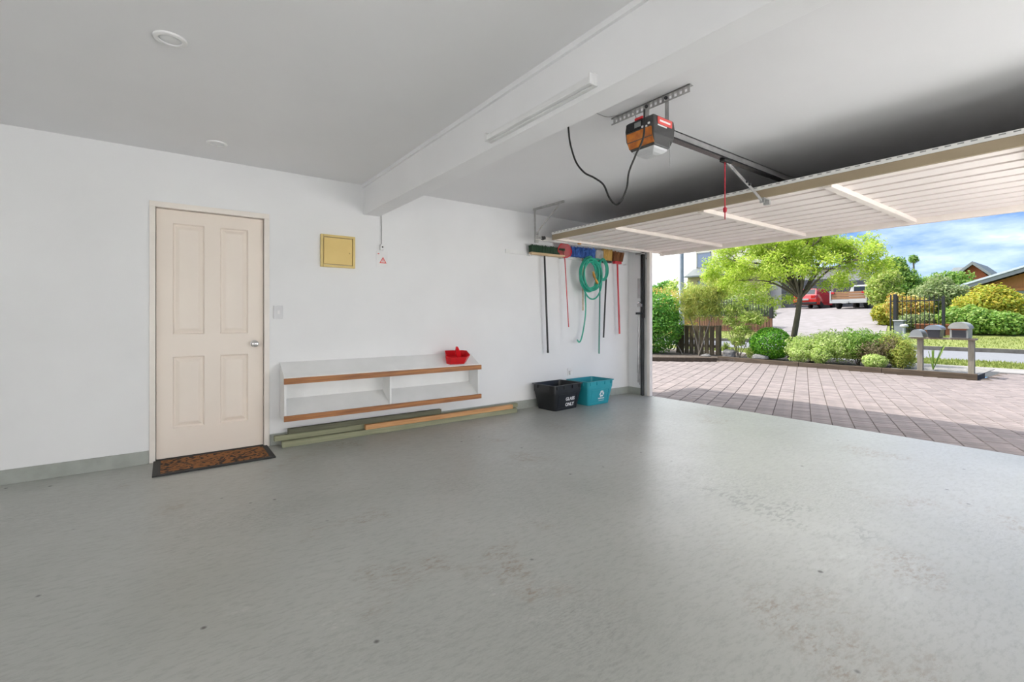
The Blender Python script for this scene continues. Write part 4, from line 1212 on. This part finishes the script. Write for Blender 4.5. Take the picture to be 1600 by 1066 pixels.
rock('grey boulder beside the lime leafy shrub', (11.95, 6.50, .13), (.14, .15, .13), 1)
rock('pale grey rock in front of the round clipped bush', (11.8, 5.64, .10), (.13, .19, .11), 2)
rock('flat low grey stone among the soil by the fence', (11.7, 7.0, .07), (.10, .12, .05), 3)

# ---- the main tree
def main_tree():
    t = thing('honey_locust', 'broad lime green tree with slim trunk in the driveway bed', 'tree', (13.0, 5.40, .055))
    rg = random.Random(8)
    tk = B()
    fork = Vector((13.0, 5.18, 1.72))
    tk.tube(catmull([(13.0, 5.42, .05), (13.0, 5.36, .5), (13.0, 5.26, 1.1), fork], 5), [.082 - .0018 * i for i in range(16)], 10)
    tk.build('trunk', 'bark', t, smooth=True)
    br = B(); blobs = []
    limbs = [(-.2, 1.9, .95), (.5, 1.2, 1.25), (-.4, .6, 1.45), (.1, -.1, 1.55), (-.5, -.7, 1.35), (.5, -1.1, 1.1), (-.1, -1.42, .85), (1.0, .2, 1.3), (-1.0, .3, 1.2), (.9, -.6, 1.25), (-.8, 1.3, 1.0), (.2, 2.0, .55), (0, 1.2, 1.55), (-.3, 1.75, 1.35), (.3, .5, 1.65)]
    for (dx, dy, dz) in limbs:
        tip = fork + Vector((dx * 1.25, dy, dz - .08))
        mid = fork + Vector((dx * .42 + rg.uniform(-.1, .1), dy * .40 + rg.uniform(-.12, .12), dz * .66))
        path = catmull([fork + Vector((0, 0, -.12)), mid, tip], 6)
        br.tube(path, [.034 - .0022 * i for i in range(len(path))], 6)
        for k in range(9):
            f = rg.uniform(.45, 1.05)
            p = path[min(len(path) - 1, int(f * (len(path) - 1)))]
            q = p + Vector((rg.uniform(-.5, .5), rg.uniform(-.5, .5), rg.uniform(-.18, .42)))
            br.tube([p, (p + q) / 2 + Vector((0, 0, .05)), q], [.012, .008, .004], 4)
            blobs.append((q.x, q.y, q.z, rg.uniform(.22, .36), rg.uniform(.24, .40), rg.uniform(.15, .24)))
    for k in range(26):         # hanging outer sprays
        a = rg.uniform(0, 6.28)
        blobs.append((13.0 + 1.3 * math.cos(a), 5.45 + 2.05 * math.sin(a), rg.uniform(1.95, 2.55), .26, .32, .22))
    for (y, z) in ((6.1, 1.55), (6.7, 1.55), (7.1, 1.75), (4.7, 1.95), (4.2, 2.05), (3.7, 2.1), (6.9, 2.2), (7.3, 2.5), (5.62, 1.5), (5.45, 1.62)):
        blobs.append((12.9 + rg.uniform(-.4, .4), y, z, .24, .26, .2))
    br.build('branches', 'bark', t, smooth=True)
    leaves('foliage', t, 'leaf_tree', blobs, 42000, .085, .026, 31, shell=.25, out=.3, up=.5, droop=.35)
main_tree()

# ---- low shrubs along the edging
shrub('low_shrub', 'low lime green spreading shrub at the foot of the tree', (12.1, 4.6, .055), [(12.1, 4.78, .42, .42, .34, .30), (12.15, 4.35, .46, .45, .34, .32), (12.2, 4.0, .42, .4, .3, .30)], 6500, .075, .020, 'leaf_lime', 41, shell=.45, droop=.2)
shrub('low_shrub', 'bright green tuft overhanging the edging left of the brown twigs', (11.85, 4.25, .055), [(11.8, 4.72, .27, .26, .25, .2), (11.76, 4.28, .26, .22, .22, .18)], 3200, .08, .018, 'leaf_lime', 42, shell=.35, out=1.0)
shrub('low_shrub', 'mid green shrub in the middle of the low planting', (12.3, 3.72, .055), [(12.3, 3.72, .52, .42, .36, .36), (12.4, 3.4, .50, .35, .3, .30)], 5200, .075, .02, 'leaf_mid', 43, shell=.45)
shrub('low_shrub', 'brown twiggy bare shrub between green ones', (12.05, 3.45, .055), [(12.05, 3.38, .38, .3, .34, .26), (12.15, 3.08, .5, .28, .22, .22)], 2600, .07, .012, 'leaf_brown', 44, shell=.3, nst=14)
shrub('low_shrub', 'small bright lime ball shrub against the edging', (11.78, 3.29, .055), [(11.78, 3.29, .20, .21, .22, .155)], 2400, .07, .016, 'leaf_lime', 45, shell=.4, out=1.0, lump=.05)
shrub('low_shrub', 'yellow green shrub with orange tips beside the letterbox post', (12.15, 2.95, .055), [(12.15, 2.92, .36, .34, .24, .30), (12.3, 3.15, .46, .3, .25, .28)], 4600, .065, .018, 'leaf_feather', 46, shell=.5)
shrub('low_shrub', 'pale green shrub behind the yellow green one', (12.75, 3.2, .055), [(12.75, 3.3, .50, .35, .45, .33), (12.8, 4.4, .5, .35, .6, .33)], 5000, .075, .02, 'leaf_lime', 47, shell=.5)
t = thing('flax_plant', 'spiky green flax blades beside the left letterbox post', 'plant', (12.25, 2.47, .068))
b = B(); rg = random.Random(4)
for k in range(9):
    a = rg.uniform(0, 6.28); l = rg.uniform(.06, .2); h = rg.uniform(.3, .52)
    q = Vector((12.25 + l * math.cos(a), 2.47 + l * math.sin(a) - .06, .068 + h))
    b.bar((12.25, 2.47, .066), q, .018, .003)
b.build('blade', 'leaf_mid', t)

# ------------------------------------------------------------------ letterboxes
t = thing('letterbox_stand', 'wooden two post stand carrying three letterboxes', 'stand', (11.9, 2.22, .06))
B().box(11.86, 2.545, .06, 11.945, 2.63, .69).build('post', 'post_wood', t, bevel=.004)
B().box(11.86, 1.82, .0, 11.945, 1.905, .69).build('post', 'post_wood', t, bevel=.004)
B().box(11.80, 1.79, .69, 12.0, 2.72, .722).build('crossbar', 'post_wood_h', t, bevel=.004)
t = thing('letterbox', 'grey domed letterbox on the left end of the stand', 'letterbox', (11.9, 2.60, .722), 'letterboxes')
B().box(11.70, 2.50, .7225, 12.1, 2.73, .740).build('base_plate', 'mail_pale', t, bevel=.004)
B().prism([(2.515 + .10 - .10 * math.cos(R(a)), .740 + .135 * math.sin(R(a))) for a in range(0, 181, 15)], 'X', 11.72, 12.08).build('dome', 'mail_grey', t, smooth=True)
t = thing('letterbox', 'black letterbox with rounded dark lid in the middle of the stand', 'letterbox', (11.9, 2.37, .722), 'letterboxes')
B().prism([(2.28, .7225), (2.44, .7225), (2.46, .875), (2.26, .875)], 'X', 11.74, 12.05).build('body', 'mail_dark', t, bevel=.006)
B().prism([(2.365 - .125 * math.cos(R(a)), .870 + .095 * math.sin(R(a))) for a in range(0, 181, 15)], 'X', 11.71, 12.08).build('lid', 'mail_top', t, smooth=True)
t = thing('letterbox', 'pale arched letterbox with dark front on the right of the stand', 'letterbox', (11.9, 2.01, .722), 'letterboxes')
B().prism([(1.885, .7225), (2.135, .7225), (2.135, .90), (1.885, .90)], 'X', 11.76, 12.12).build('body', 'mail_pale', t, bevel=.004)
B().prism([(2.01 - .145 * math.cos(R(a)), .90 + .125 * math.sin(R(a))) for a in range(0, 181, 12)], 'X', 11.72, 12.14).build('arched_roof', 'mail_pale', t, smooth=True)
B().box(11.752, 1.915, .735, 11.76, 2.105, .872).build('front_flap', 'mail_dark', t, bevel=.002)
B().box(11.748, 1.905, .872, 11.76, 2.115, .902).build('trim_strip', 'terracotta', t, bevel=.002)

# ------------------------------------------------------------------ street and across the road
t = thing('street_light_pole', 'tall grey street light pole behind the hedge', 'pole', (15.0, 9.93, 0.0))
B().tube([(15.0, 9.93, .01), (15.0, 9.93, 3.0), (15.0, 9.93, 7.5)], [.10, .085, .06], 12).build('shaft', 'pole_grey', t, smooth=True)
B().tube([(15.0, 9.93, .01), (15.0, 9.93, .5)], [.125, .12], 12).build('base', 'pole_grey', t, smooth=True)
B().tube([(15.0, 9.93, 7.45), (16.2, 9.93, 7.8)], [.04, .03], 8).build('arm', 'pole_grey', t, smooth=True)

def steel_fence(name, label, x, y0, y1, z0, z1, step, zr, posts):
    t = thing(name, label, 'fence', (x, (y0 + y1) / 2, z0))
    for z in zr: B().box(x - .02, y0, z - .02, x + .02, y1, z + .02).build('rail', 'fence_black', t)
    y = y0; f = None
    while y <= y1 + .001:
        if f is None: o = f = B().box(x - .012, y - .012, z0, x + .012, y + .012, z1).build('baluster', 'fence_black', t)
        else: o = f.copy(); COL.objects.link(o); o.parent = t; o.location.y = y - ORG[t].y
        y += step
    for (yp, w, zt) in posts: B().box(x - w, yp - w, z0 - .1, x + w, yp + w, zt).build('post', 'fence_black', t, bevel=.005)
    return t
steel_fence('steel_fence', 'black steel picket fence right of the neighbour driveway', 25.0, 4.72, 6.42, .45, 2.02, .145, (1.80, .62), ((6.42, .025, 2.08), (6.26, .06, 2.10), (4.72, .05, 1.95)))
steel_fence('steel_fence', 'black steel picket fence above brown boards on the left', 24.8, 11.3, 16.6, 1.16, 2.10, .145, (1.95, 1.22), ((11.25, .075, 2.12),))
t = thing('board_wall', 'low brown vertical board wall under the black fence', 'fence', (25.0, 14, .4))
y = 11.35; f = None
while y < 17.0:
    if f is None: o = f = B().box(24.97, y - .07, .38, 25.0, y + .07, 1.15).build('board', 'far_board', t)
    else: o = f.copy(); COL.objects.link(o); o.parent = t; o.location.y = y - ORG[t].y
    y += .15
B().box(24.92, 11.25, .36, 25.02, 17.05, .42).build('rail', 'far_board', t)
t = thing('garden_box', 'grey box with a white top beside the black gate post', 'box', (24.3, 5.95, .3))
B().box(24.2, 5.82, .28, 24.5, 6.10, .95).build('body', 'fascia', t, bevel=.01)
B().box(24.15, 5.78, .95, 24.55, 6.14, 1.0).build('top', 'house_white', t, bevel=.01)
t = thing('garden_light', 'small white topped bollard light on the far verge', 'light', (23.9, 5.7, .2))
B().tube([(23.9, 5.7, .2), (23.9, 5.7, .72)], .05, 8).build('stem', 'pole_grey', t, smooth=True)
B().lathe([(.05, .0), (.14, .04), (.13, .10), (.05, .14)], (23.9, 5.7, .70), 'Z', 14).build('cap', 'house_white', t, smooth=True)
for k, (y, lb) in enumerate(((5.35, 'terracotta planter left behind the black fence'), (4.55, 'terracotta planter right behind the black fence'))):
    t = thing('planter', lb, 'planter', (25.6, y, .4), 'terracotta planters')
    B().loft([[(25.4, y - .28, .38), (25.8, y - .28, .38), (25.8, y + .28, .38), (25.4, y + .28, .38)], [(25.35, y - .34, .80), (25.85, y - .34, .80), (25.85, y + .34, .80), (25.35, y + .34, .80)]]).build('pot', 'terracotta', t, bevel=.01)
    B().box(25.32, y - .37, .78, 25.88, y + .37, .84).build('rim', 'terracotta', t, bevel=.008)

def bush(label, X, pxs, mat, n, L, W, seed, depth=.9, zb=None, cat='shrub', name='far_bush', group='bushes across the road', shell=.6):
    """pxs: list of (px,py,rw,rh) blobs at depth X, radii in metres."""
    bl = []
    for (px, py, rw, rh) in pxs:
        p = at(px, py, X); bl.append((p.x, p.y, p.z, min(rw, depth), rw, rh))
    z0 = zb if zb is not None else hz_(X) if X >= 25 else .1
    c = (X, sum(q[1] for q in bl) / len(bl), z0)
    return shrub(name, label, c, bl, n, L, W, mat, seed, group, stem=.05, cat=cat, shell=shell)
bush('low pale green bush behind the left black fence', 26.0, [(1190, 488, .7, .5), (1150, 480, .8, .6), (1110, 478, .9, .7)], 'leaf_pale', 5000, .14, .07, 51)
bush('golden yellow bush in front of the orange house', 27.5, [(1545, 478, 1.0, .85), (1515, 490, .8, .65), (1575, 485, .75, .75), (1560, 468, .6, .6)], 'leaf_yellow', 9000, .13, .07, 52, depth=1.1)
bush('broad green hedge at the foot of the golden bush', 25.9, [(1490, 500, .55, .55), (1520, 502, .7, .58), (1555, 506, .7, .52), (1580, 508, .55, .5)], 'leaf_mid', 9000, .13, .07, 53, depth=.8)
bush('orange tipped bush behind the black gate', 27.0, [(1400, 478, .45, .6), (1420, 480, .5, .55), (1440, 482, .45, .5)], 'leaf_orange', 4000, .12, .06, 54)
bush('small yellow green bush at the edge of the neighbour driveway', 28.0, [(1378, 490, .45, .45), (1384, 504, .3, .35)], 'leaf_yellow', 2600, .11, .06, 55)
bush('low pale bush seen through the right black fence bars', 26.2, [(1425, 505, .55, .4), (1450, 503, .5, .42)], 'leaf_pale', 4200, .11, .06, 56)
bush('loose pale green bush right of the black gate', 29.0, [(1465, 465, .9, 1.0), (1450, 480, .7, .7), (1488, 470, .7, .8)], 'leaf_pale', 6500, .15, .07, 57, depth=1.1)
bush('tall bright green tree right of the main tree', 36.0, [(1397, 422, .75, .8), (1400, 446, 1.2, 1.1), (1388, 458, .9, .9), (1420, 456, 1.0, 1.0)], 'leaf_far', 12000, .20, .09, 58, depth=1.4, cat='tree', name='far_tree', group='trees across the road')
bush('loose light green tree beside the parked truck', 31.0, [(1380, 450, .85, .9), (1372, 462, .5, .6), (1392, 437, .5, .5)], 'leaf_nandina', 5000, .17, .07, 59, depth=1.1, cat='tree', name='far_tree', group='trees across the road')
bush('wide green treeline below the brick gable', 44.0, [(1450, 455, 1.4, 1.1), (1475, 452, 1.5, 1.2), (1493, 447, 1.2, 1.0), (1440, 460, 1.4, 1.3), (1470, 466, 2.0, 1.4), (1495, 462, 1.5, 1.3)], 'leaf_far', 15000, .24, .11, 60, depth=2, cat='tree', name='far_tree', group='trees across the road')
bush('round dark treetop above the orange tipped hedge', 46.0, [(1043, 450, 1.2, .95), (1022, 456, 1.6, .8)], 'leaf_hedge', 5000, .22, .11, 61, depth=1.4, cat='tree', name='far_tree', group='trees across the road')
bush('light green shrubs around the foot of the cream house', 33.0, [(1060, 462, 1.4, 1.3), (1090, 470, 1.5, 1.2), (1120, 470, 1.5, 1.3), (1150, 462, 1.4, 1.3), (1180, 466, 1.0, 1.0)], 'leaf_nandina', 12000, .18, .08, 62, depth=1.4)
# palm
t = thing('cabbage_palm', 'distant thin palm with a small tuft against the sky', 'tree', (62, at(1429, 420, 62).y, 2.1))
py = at(1429, 420, 62).y; pz = at(1428, 406, 62).z
B().tube([(62, py, 2.1), (62, py - .05, 4), (62, py + .1, pz)], [.10, .08, .07], 8).build('trunk', 'bark', t, smooth=True)
leaves('fronds', t, 'leaf_far', [(62, py + .1, pz + .1, .45, .42, .5)], 320, .55, .08, 63, shell=.1, out=1.0)

# ------------------------------------------------------------------ cream house
t = thing('cream_house', 'cream two storey house behind the street pole', 'house', (44, 22, 1.9))
yl = at(1087, 400, 42).y
B().box(42, 19.2, 1.7, 50, yl, 10.5).build('upper_wall', 'house_cream', t)
B().box(41.0, 19.2, 1.7, 41.98, at(1074, 440, 41).y, 4.98).build('lower_wall', 'house_yellow', t)
rp = [(40.4, 4.95), (40.4, 5.08), (41.99, 5.92), (41.99, 5.0)]
ya = at(1069, 436, 40.4).y
B().prism([(x, z) for x, z in rp], 'Y', 19.22, ya).build('lean_to_roof', 'roof_green', t)
def window(t, X, pa, pb, muntin=True):
    a = at(pa[0], pa[1], X); c = at(pb[0], pb[1], X)
    w = B().box(X - .05, c.y, c.z, X + .02, c.y + .09, a.z).box(X - .05, a.y - .09, c.z, X + .02, a.y, a.z).box(X - .05, c.y, c.z, X + .02, a.y, c.z + .09).box(X - .05, c.y, a.z - .09, X + .02, a.y, a.z).build('window', 'fascia', t)
    B().box(X - .03, c.y + .09, c.z + .09, X + .02, a.y - .09, a.z - .09).build('pane', 'window_glass', w)
window(t, 42, (1089, 396), (1111, 417))
window(t, 41, (1090, 439), (1112, 452))
# neighbour garage with dark doors
t = thing('neighbour_garage', 'white garage with dark doors at the top of the driveway', 'garage', (45, 14.5, 1.9))
B().box(42.0, 11.5, 1.7, 49, 19.15, 4.9).build('wall', 'house_white', t)
B().box(41.7, 11.5, 4.9, 49.4, 19.18, 5.1).build('roof', 'slate', t)
for (pa, pb) in (((1221, 440), (1298, 480)), ((1302, 440), (1374, 482))):
    a = at(*pa, 41.95); c = at(*pb, 41.95)
    n = 5; h = (a.z - 1.86) / n
    f = B().box(41.96, c.y, 1.86, 42.0, a.y, a.z).build('garage_door', 'slate', t)
    for k in range(n): B().box(41.90, c.y + .03, 1.87 + k * h, 41.96, a.y - .03, 1.86 + (k + 1) * h - .03).build('panel', 'slate', f)

# ------------------------------------------------------------------ red hatchback
def wheel(b, x, y, z, r, w):
    b.lathe([(r * .5, -w / 2), (r * .92, -w / 2), (r, -w * .35), (r, w * .35), (r * .92, w / 2), (r * .5, w / 2)], (x, y, z), 'Y', 20)
zg = hz_(39.5) + .03
t = thing('red_car', 'red hatchback parked at the dark garage door behind the tree trunk', 'car', (40, 14.85, zg))
y0, y1 = 14.0, 15.72
def sec(x, w0, w1, z0, z1, zb):       # body ring: narrower at the sill and the shoulder
    yc = (y0 + y1) / 2
    return [(x, yc - w0, z0), (x, yc + w0, z0), (x, yc + w0 + .03, zb), (x, yc + w1, z1), (x, yc - w1, z1), (x, yc - w0 - .03, zb)]
B().loft([sec(38.0, .74, .70, zg + .30, zg + .82, zg + .55), sec(38.1, .82, .76, zg + .24, zg + .98, zg + .58), sec(38.9, .85, .80, zg + .22, zg + 1.0, zg + .6), sec(40.6, .85, .80, zg + .22, zg + .98, zg + .6), sec(41.5, .82, .74, zg + .24, zg + .82, zg + .55), sec(41.75, .72, .66, zg + .3, zg + .66, zg + .5)]).build('body', 'car_red', t, smooth=True)
yc = (y0 + y1) / 2
B().loft([[(38.12, yc - .74, zg + .96), (38.12, yc + .74, zg + .96), (40.9, yc + .74, zg + .96), (40.9, yc - .74, zg + .96)], [(38.55, yc - .58, zg + 1.42), (38.55, yc + .58, zg + 1.42), (40.1, yc + .58, zg + 1.45), (40.1, yc - .58, zg + 1.45)]]).build('roof', 'car_red', t, bevel=.05)
B().add([(38.15, yc - .62, zg + 1.0), (38.15, yc + .62, zg + 1.0), (38.50, yc + .52, zg + 1.38), (38.50, yc - .52, zg + 1.38), (38.2, yc - .62, zg + 1.0), (38.2, yc + .62, zg + 1.0), (38.55, yc + .52, zg + 1.38), (38.55, yc - .52, zg + 1.38)],
        [(0, 1, 2, 3), (7, 6, 5, 4), (0, 4, 5, 1), (1, 5, 6, 2), (2, 6, 7, 3), (3, 7, 4, 0)]).build('rear_window', 'car_glass', t)
for s in (-1, 1):
    B().box(37.97, yc + s * .55 - .14, zg + .70, 38.12, yc + s * .55 + .14, zg + .92).build('tail_light', 'lamp_red', t, bevel=.03)
    for x in (38.75, 41.0):
        b = B(); wheel(b, x, yc + s * .76, zg + .31, .31, .2); b.build('wheel', 'tyre', t, smooth=True)
B().box(37.93, yc - .78, zg + .26, 38.08, yc + .78, zg + .42).build('bumper', 'tyre', t, bevel=.03)
B().box(37.955, yc - .26, zg + .56, 38.0, yc + .26, zg + .68).build('number_plate', 'plate', t)

# ------------------------------------------------------------------ flat deck truck
zg = hz_(38.5) + .02
t = thing('flatbed_truck', 'white flat deck truck with wooden sides parked on the far driveway', 'truck', (39.5, 11.7, zg))
ya, yb = 10.68, 12.76; yc = (ya + yb) / 2
B().box(37.2, ya, zg + .52, 40.2, yb, zg + .62).build('deck', 'truck_white', t, bevel=.01)
B().box(37.15, ya, zg + .36, 37.25, yb, zg + .52).build('rear_beam', 'truck_white', t, bevel=.01)
for k in range(3):
    z = zg + .64 + k * .17
    B().box(37.2, ya + .06, z, 37.24, yb - .06, z + .15).build('tailboard', 'truck_wood', t, bevel=.005)
    for y in (ya + .0, yb - .04): B().box(37.26, y, z, 40.1, y + .04, z + .15).build('sideboard', 'truck_wood', t, bevel=.005)
for y in (ya - .02, yb - .05): B().box(37.16, y, zg + .36, 37.24, y + .07, zg + 1.2).build('corner_post', 'truck_white', t)
for s in (-1, 1):
    B().box(37.13, yc + s * .88 - .1, zg + .98, 37.19, yc + s * .88 + .1, zg + 1.12).build('tail_light', 'lamp_red', t, bevel=.01)
    for x in (38.1, 41.4):
        b = B(); wheel(b, x, yc + s * .82, zg + .36, .36, .24); b.build('wheel', 'tyre', t, smooth=True)
B().loft([[(40.25, yc - .92, zg + .45), (42.2 - .25, yc - .92, zg + .45), (41.95, yc + .92, zg + .45), (40.25, yc + .92, zg + .45)], [(40.25, yc - .92, zg + 1.15), (41.95, yc - .92, zg + 1.05), (41.95, yc + .92, zg + 1.05), (40.25, yc + .92, zg + 1.15)],
         [(40.35, yc - .75, zg + 1.72), (41.2, yc - .75, zg + 1.72), (41.2, yc + .75, zg + 1.72), (40.35, yc + .75, zg + 1.72)]]).build('cab', 'truck_white', t, bevel=.04)
B().box(40.22, yc - .6, zg + 1.2, 40.29, yc + .6, zg + 1.6).build('cab_window', 'car_glass', t)
B().box(37.10, yc - .05, zg + .34, 37.16, yc + .32, zg + .48).build('number_plate', 'plate', t)
B().bar((37.0, yc, zg + .32), (37.6, yc, zg + .34), .10, .08).build('tow_bar', 'dark_steel', t)

t.location.x -= .5; t.location.z -= .045

# ------------------------------------------------------------------ orange timber house and brick gable
HX = 34.0
t = thing('timber_house', 'orange timber house with pale sloping roof at the right edge', 'house', (37, 0, 1.2))
e0 = at(1493, 449, HX); e1 = at(1600, 416, HX)
slope = (e1.z - e0.z) / (e0.y - e1.y)
ridge_y = e0.y - 6.5; ridge_z = e0.z + slope * 6.5
poly = [(e0.y - .25, .9), (e0.y - .25, e0.z - .22), (ridge_y, ridge_z - .32), (ridge_y - 6.2, e0.z - .22), (ridge_y - 6.2, .9)]
B().prism(poly, 'X', HX + .3, HX + 9).build('gable_wall', 'orange_wood', t)
for (p, q, nm) in (((e0.y + .1, e0.z), (ridge_y, ridge_z), 'roof_slope'), ((ridge_y, ridge_z), (ridge_y - 6.6, e0.z), 'roof_slope')):
    B().prism([(p[0], p[1]), (q[0], q[1]), (q[0], q[1] - .10), (p[0], p[1] - .10)], 'X', HX - .3, HX + 9.3).build(nm, 'roof_blue', t)
    B().prism([(p[0], p[1] - .10), (q[0], q[1] - .10), (q[0], q[1] - .34), (p[0], p[1] - .30)], 'X', HX - .25, HX - .18).build('barge_board', 'fascia', t)
gd = at(1579, 455, HX + .3)
f = B().box(HX + .24, gd.y - 5.0, .95, HX + .31, gd.y, gd.z).build('garage_door', 'door_green', t)
n = 6; h = (gd.z - .95) / n
for k in range(n): B().box(HX + .20, gd.y - 4.95, .96 + k * h, HX + .24, gd.y - .05, .95 + (k + 1) * h - .02).build('panel', 'door_green', f)
B().box(HX + .2, gd.y - 5.2, gd.z, HX + .31, gd.y + .3, gd.z + .14).build('lintel', 'orange_wood', t)
B().box(HX + .18, e0.y - .35, .9, HX + .30, e0.y - .18, e0.z - .3).build('corner_board', 'house_cream', t)
ch = at(1599, 415, HX + 6)
B().box(HX + 6, ch.y - .5, ch.z - .5, HX + 6.4, ch.y - .1, ch.z + .6).build('chimney', 'fascia', t)
BX = 62
t = thing('brick_house', 'distant brick red gable with dark roof edges above the treetops', 'house', (BX, 10, 2.2))
ap = at(1521, 413, BX); el = at(1500, 431, BX); er = at(1543, 431, BX)
B().prism([(el.y, 2.0), (el.y, el.z), (ap.y, ap.z), (er.y, er.z), (er.y, 2.0)], 'X', BX, BX + 7).build('gable_wall', 'brick_red', t)
for p in (el, er):
    d = 1 if p is el else -1
    B().prism([(ap.y, ap.z), (p.y + d * .3, p.z - .1), (p.y + d * .3, p.z + .12), (ap.y, ap.z + .25)], 'X', BX - .4, BX + 7).build('roof_slope', 'roof_green', t)
    B().prism([(ap.y, ap.z - .05), (p.y + d * .32, p.z - .15), (p.y + d * .32, p.z + .13), (ap.y, ap.z + .27)], 'X', BX - .5, BX - .4).build('barge_board', 'fascia', t)
q = at(1475, 430, BX + 2)
B().prism([(BX + 2, el.z - .2), (BX + 6, el.z + 1.3), (BX + 6, el.z - .2)], 'Y', el.y - .2, q.y).build('side_roof', 'roof_green', t)
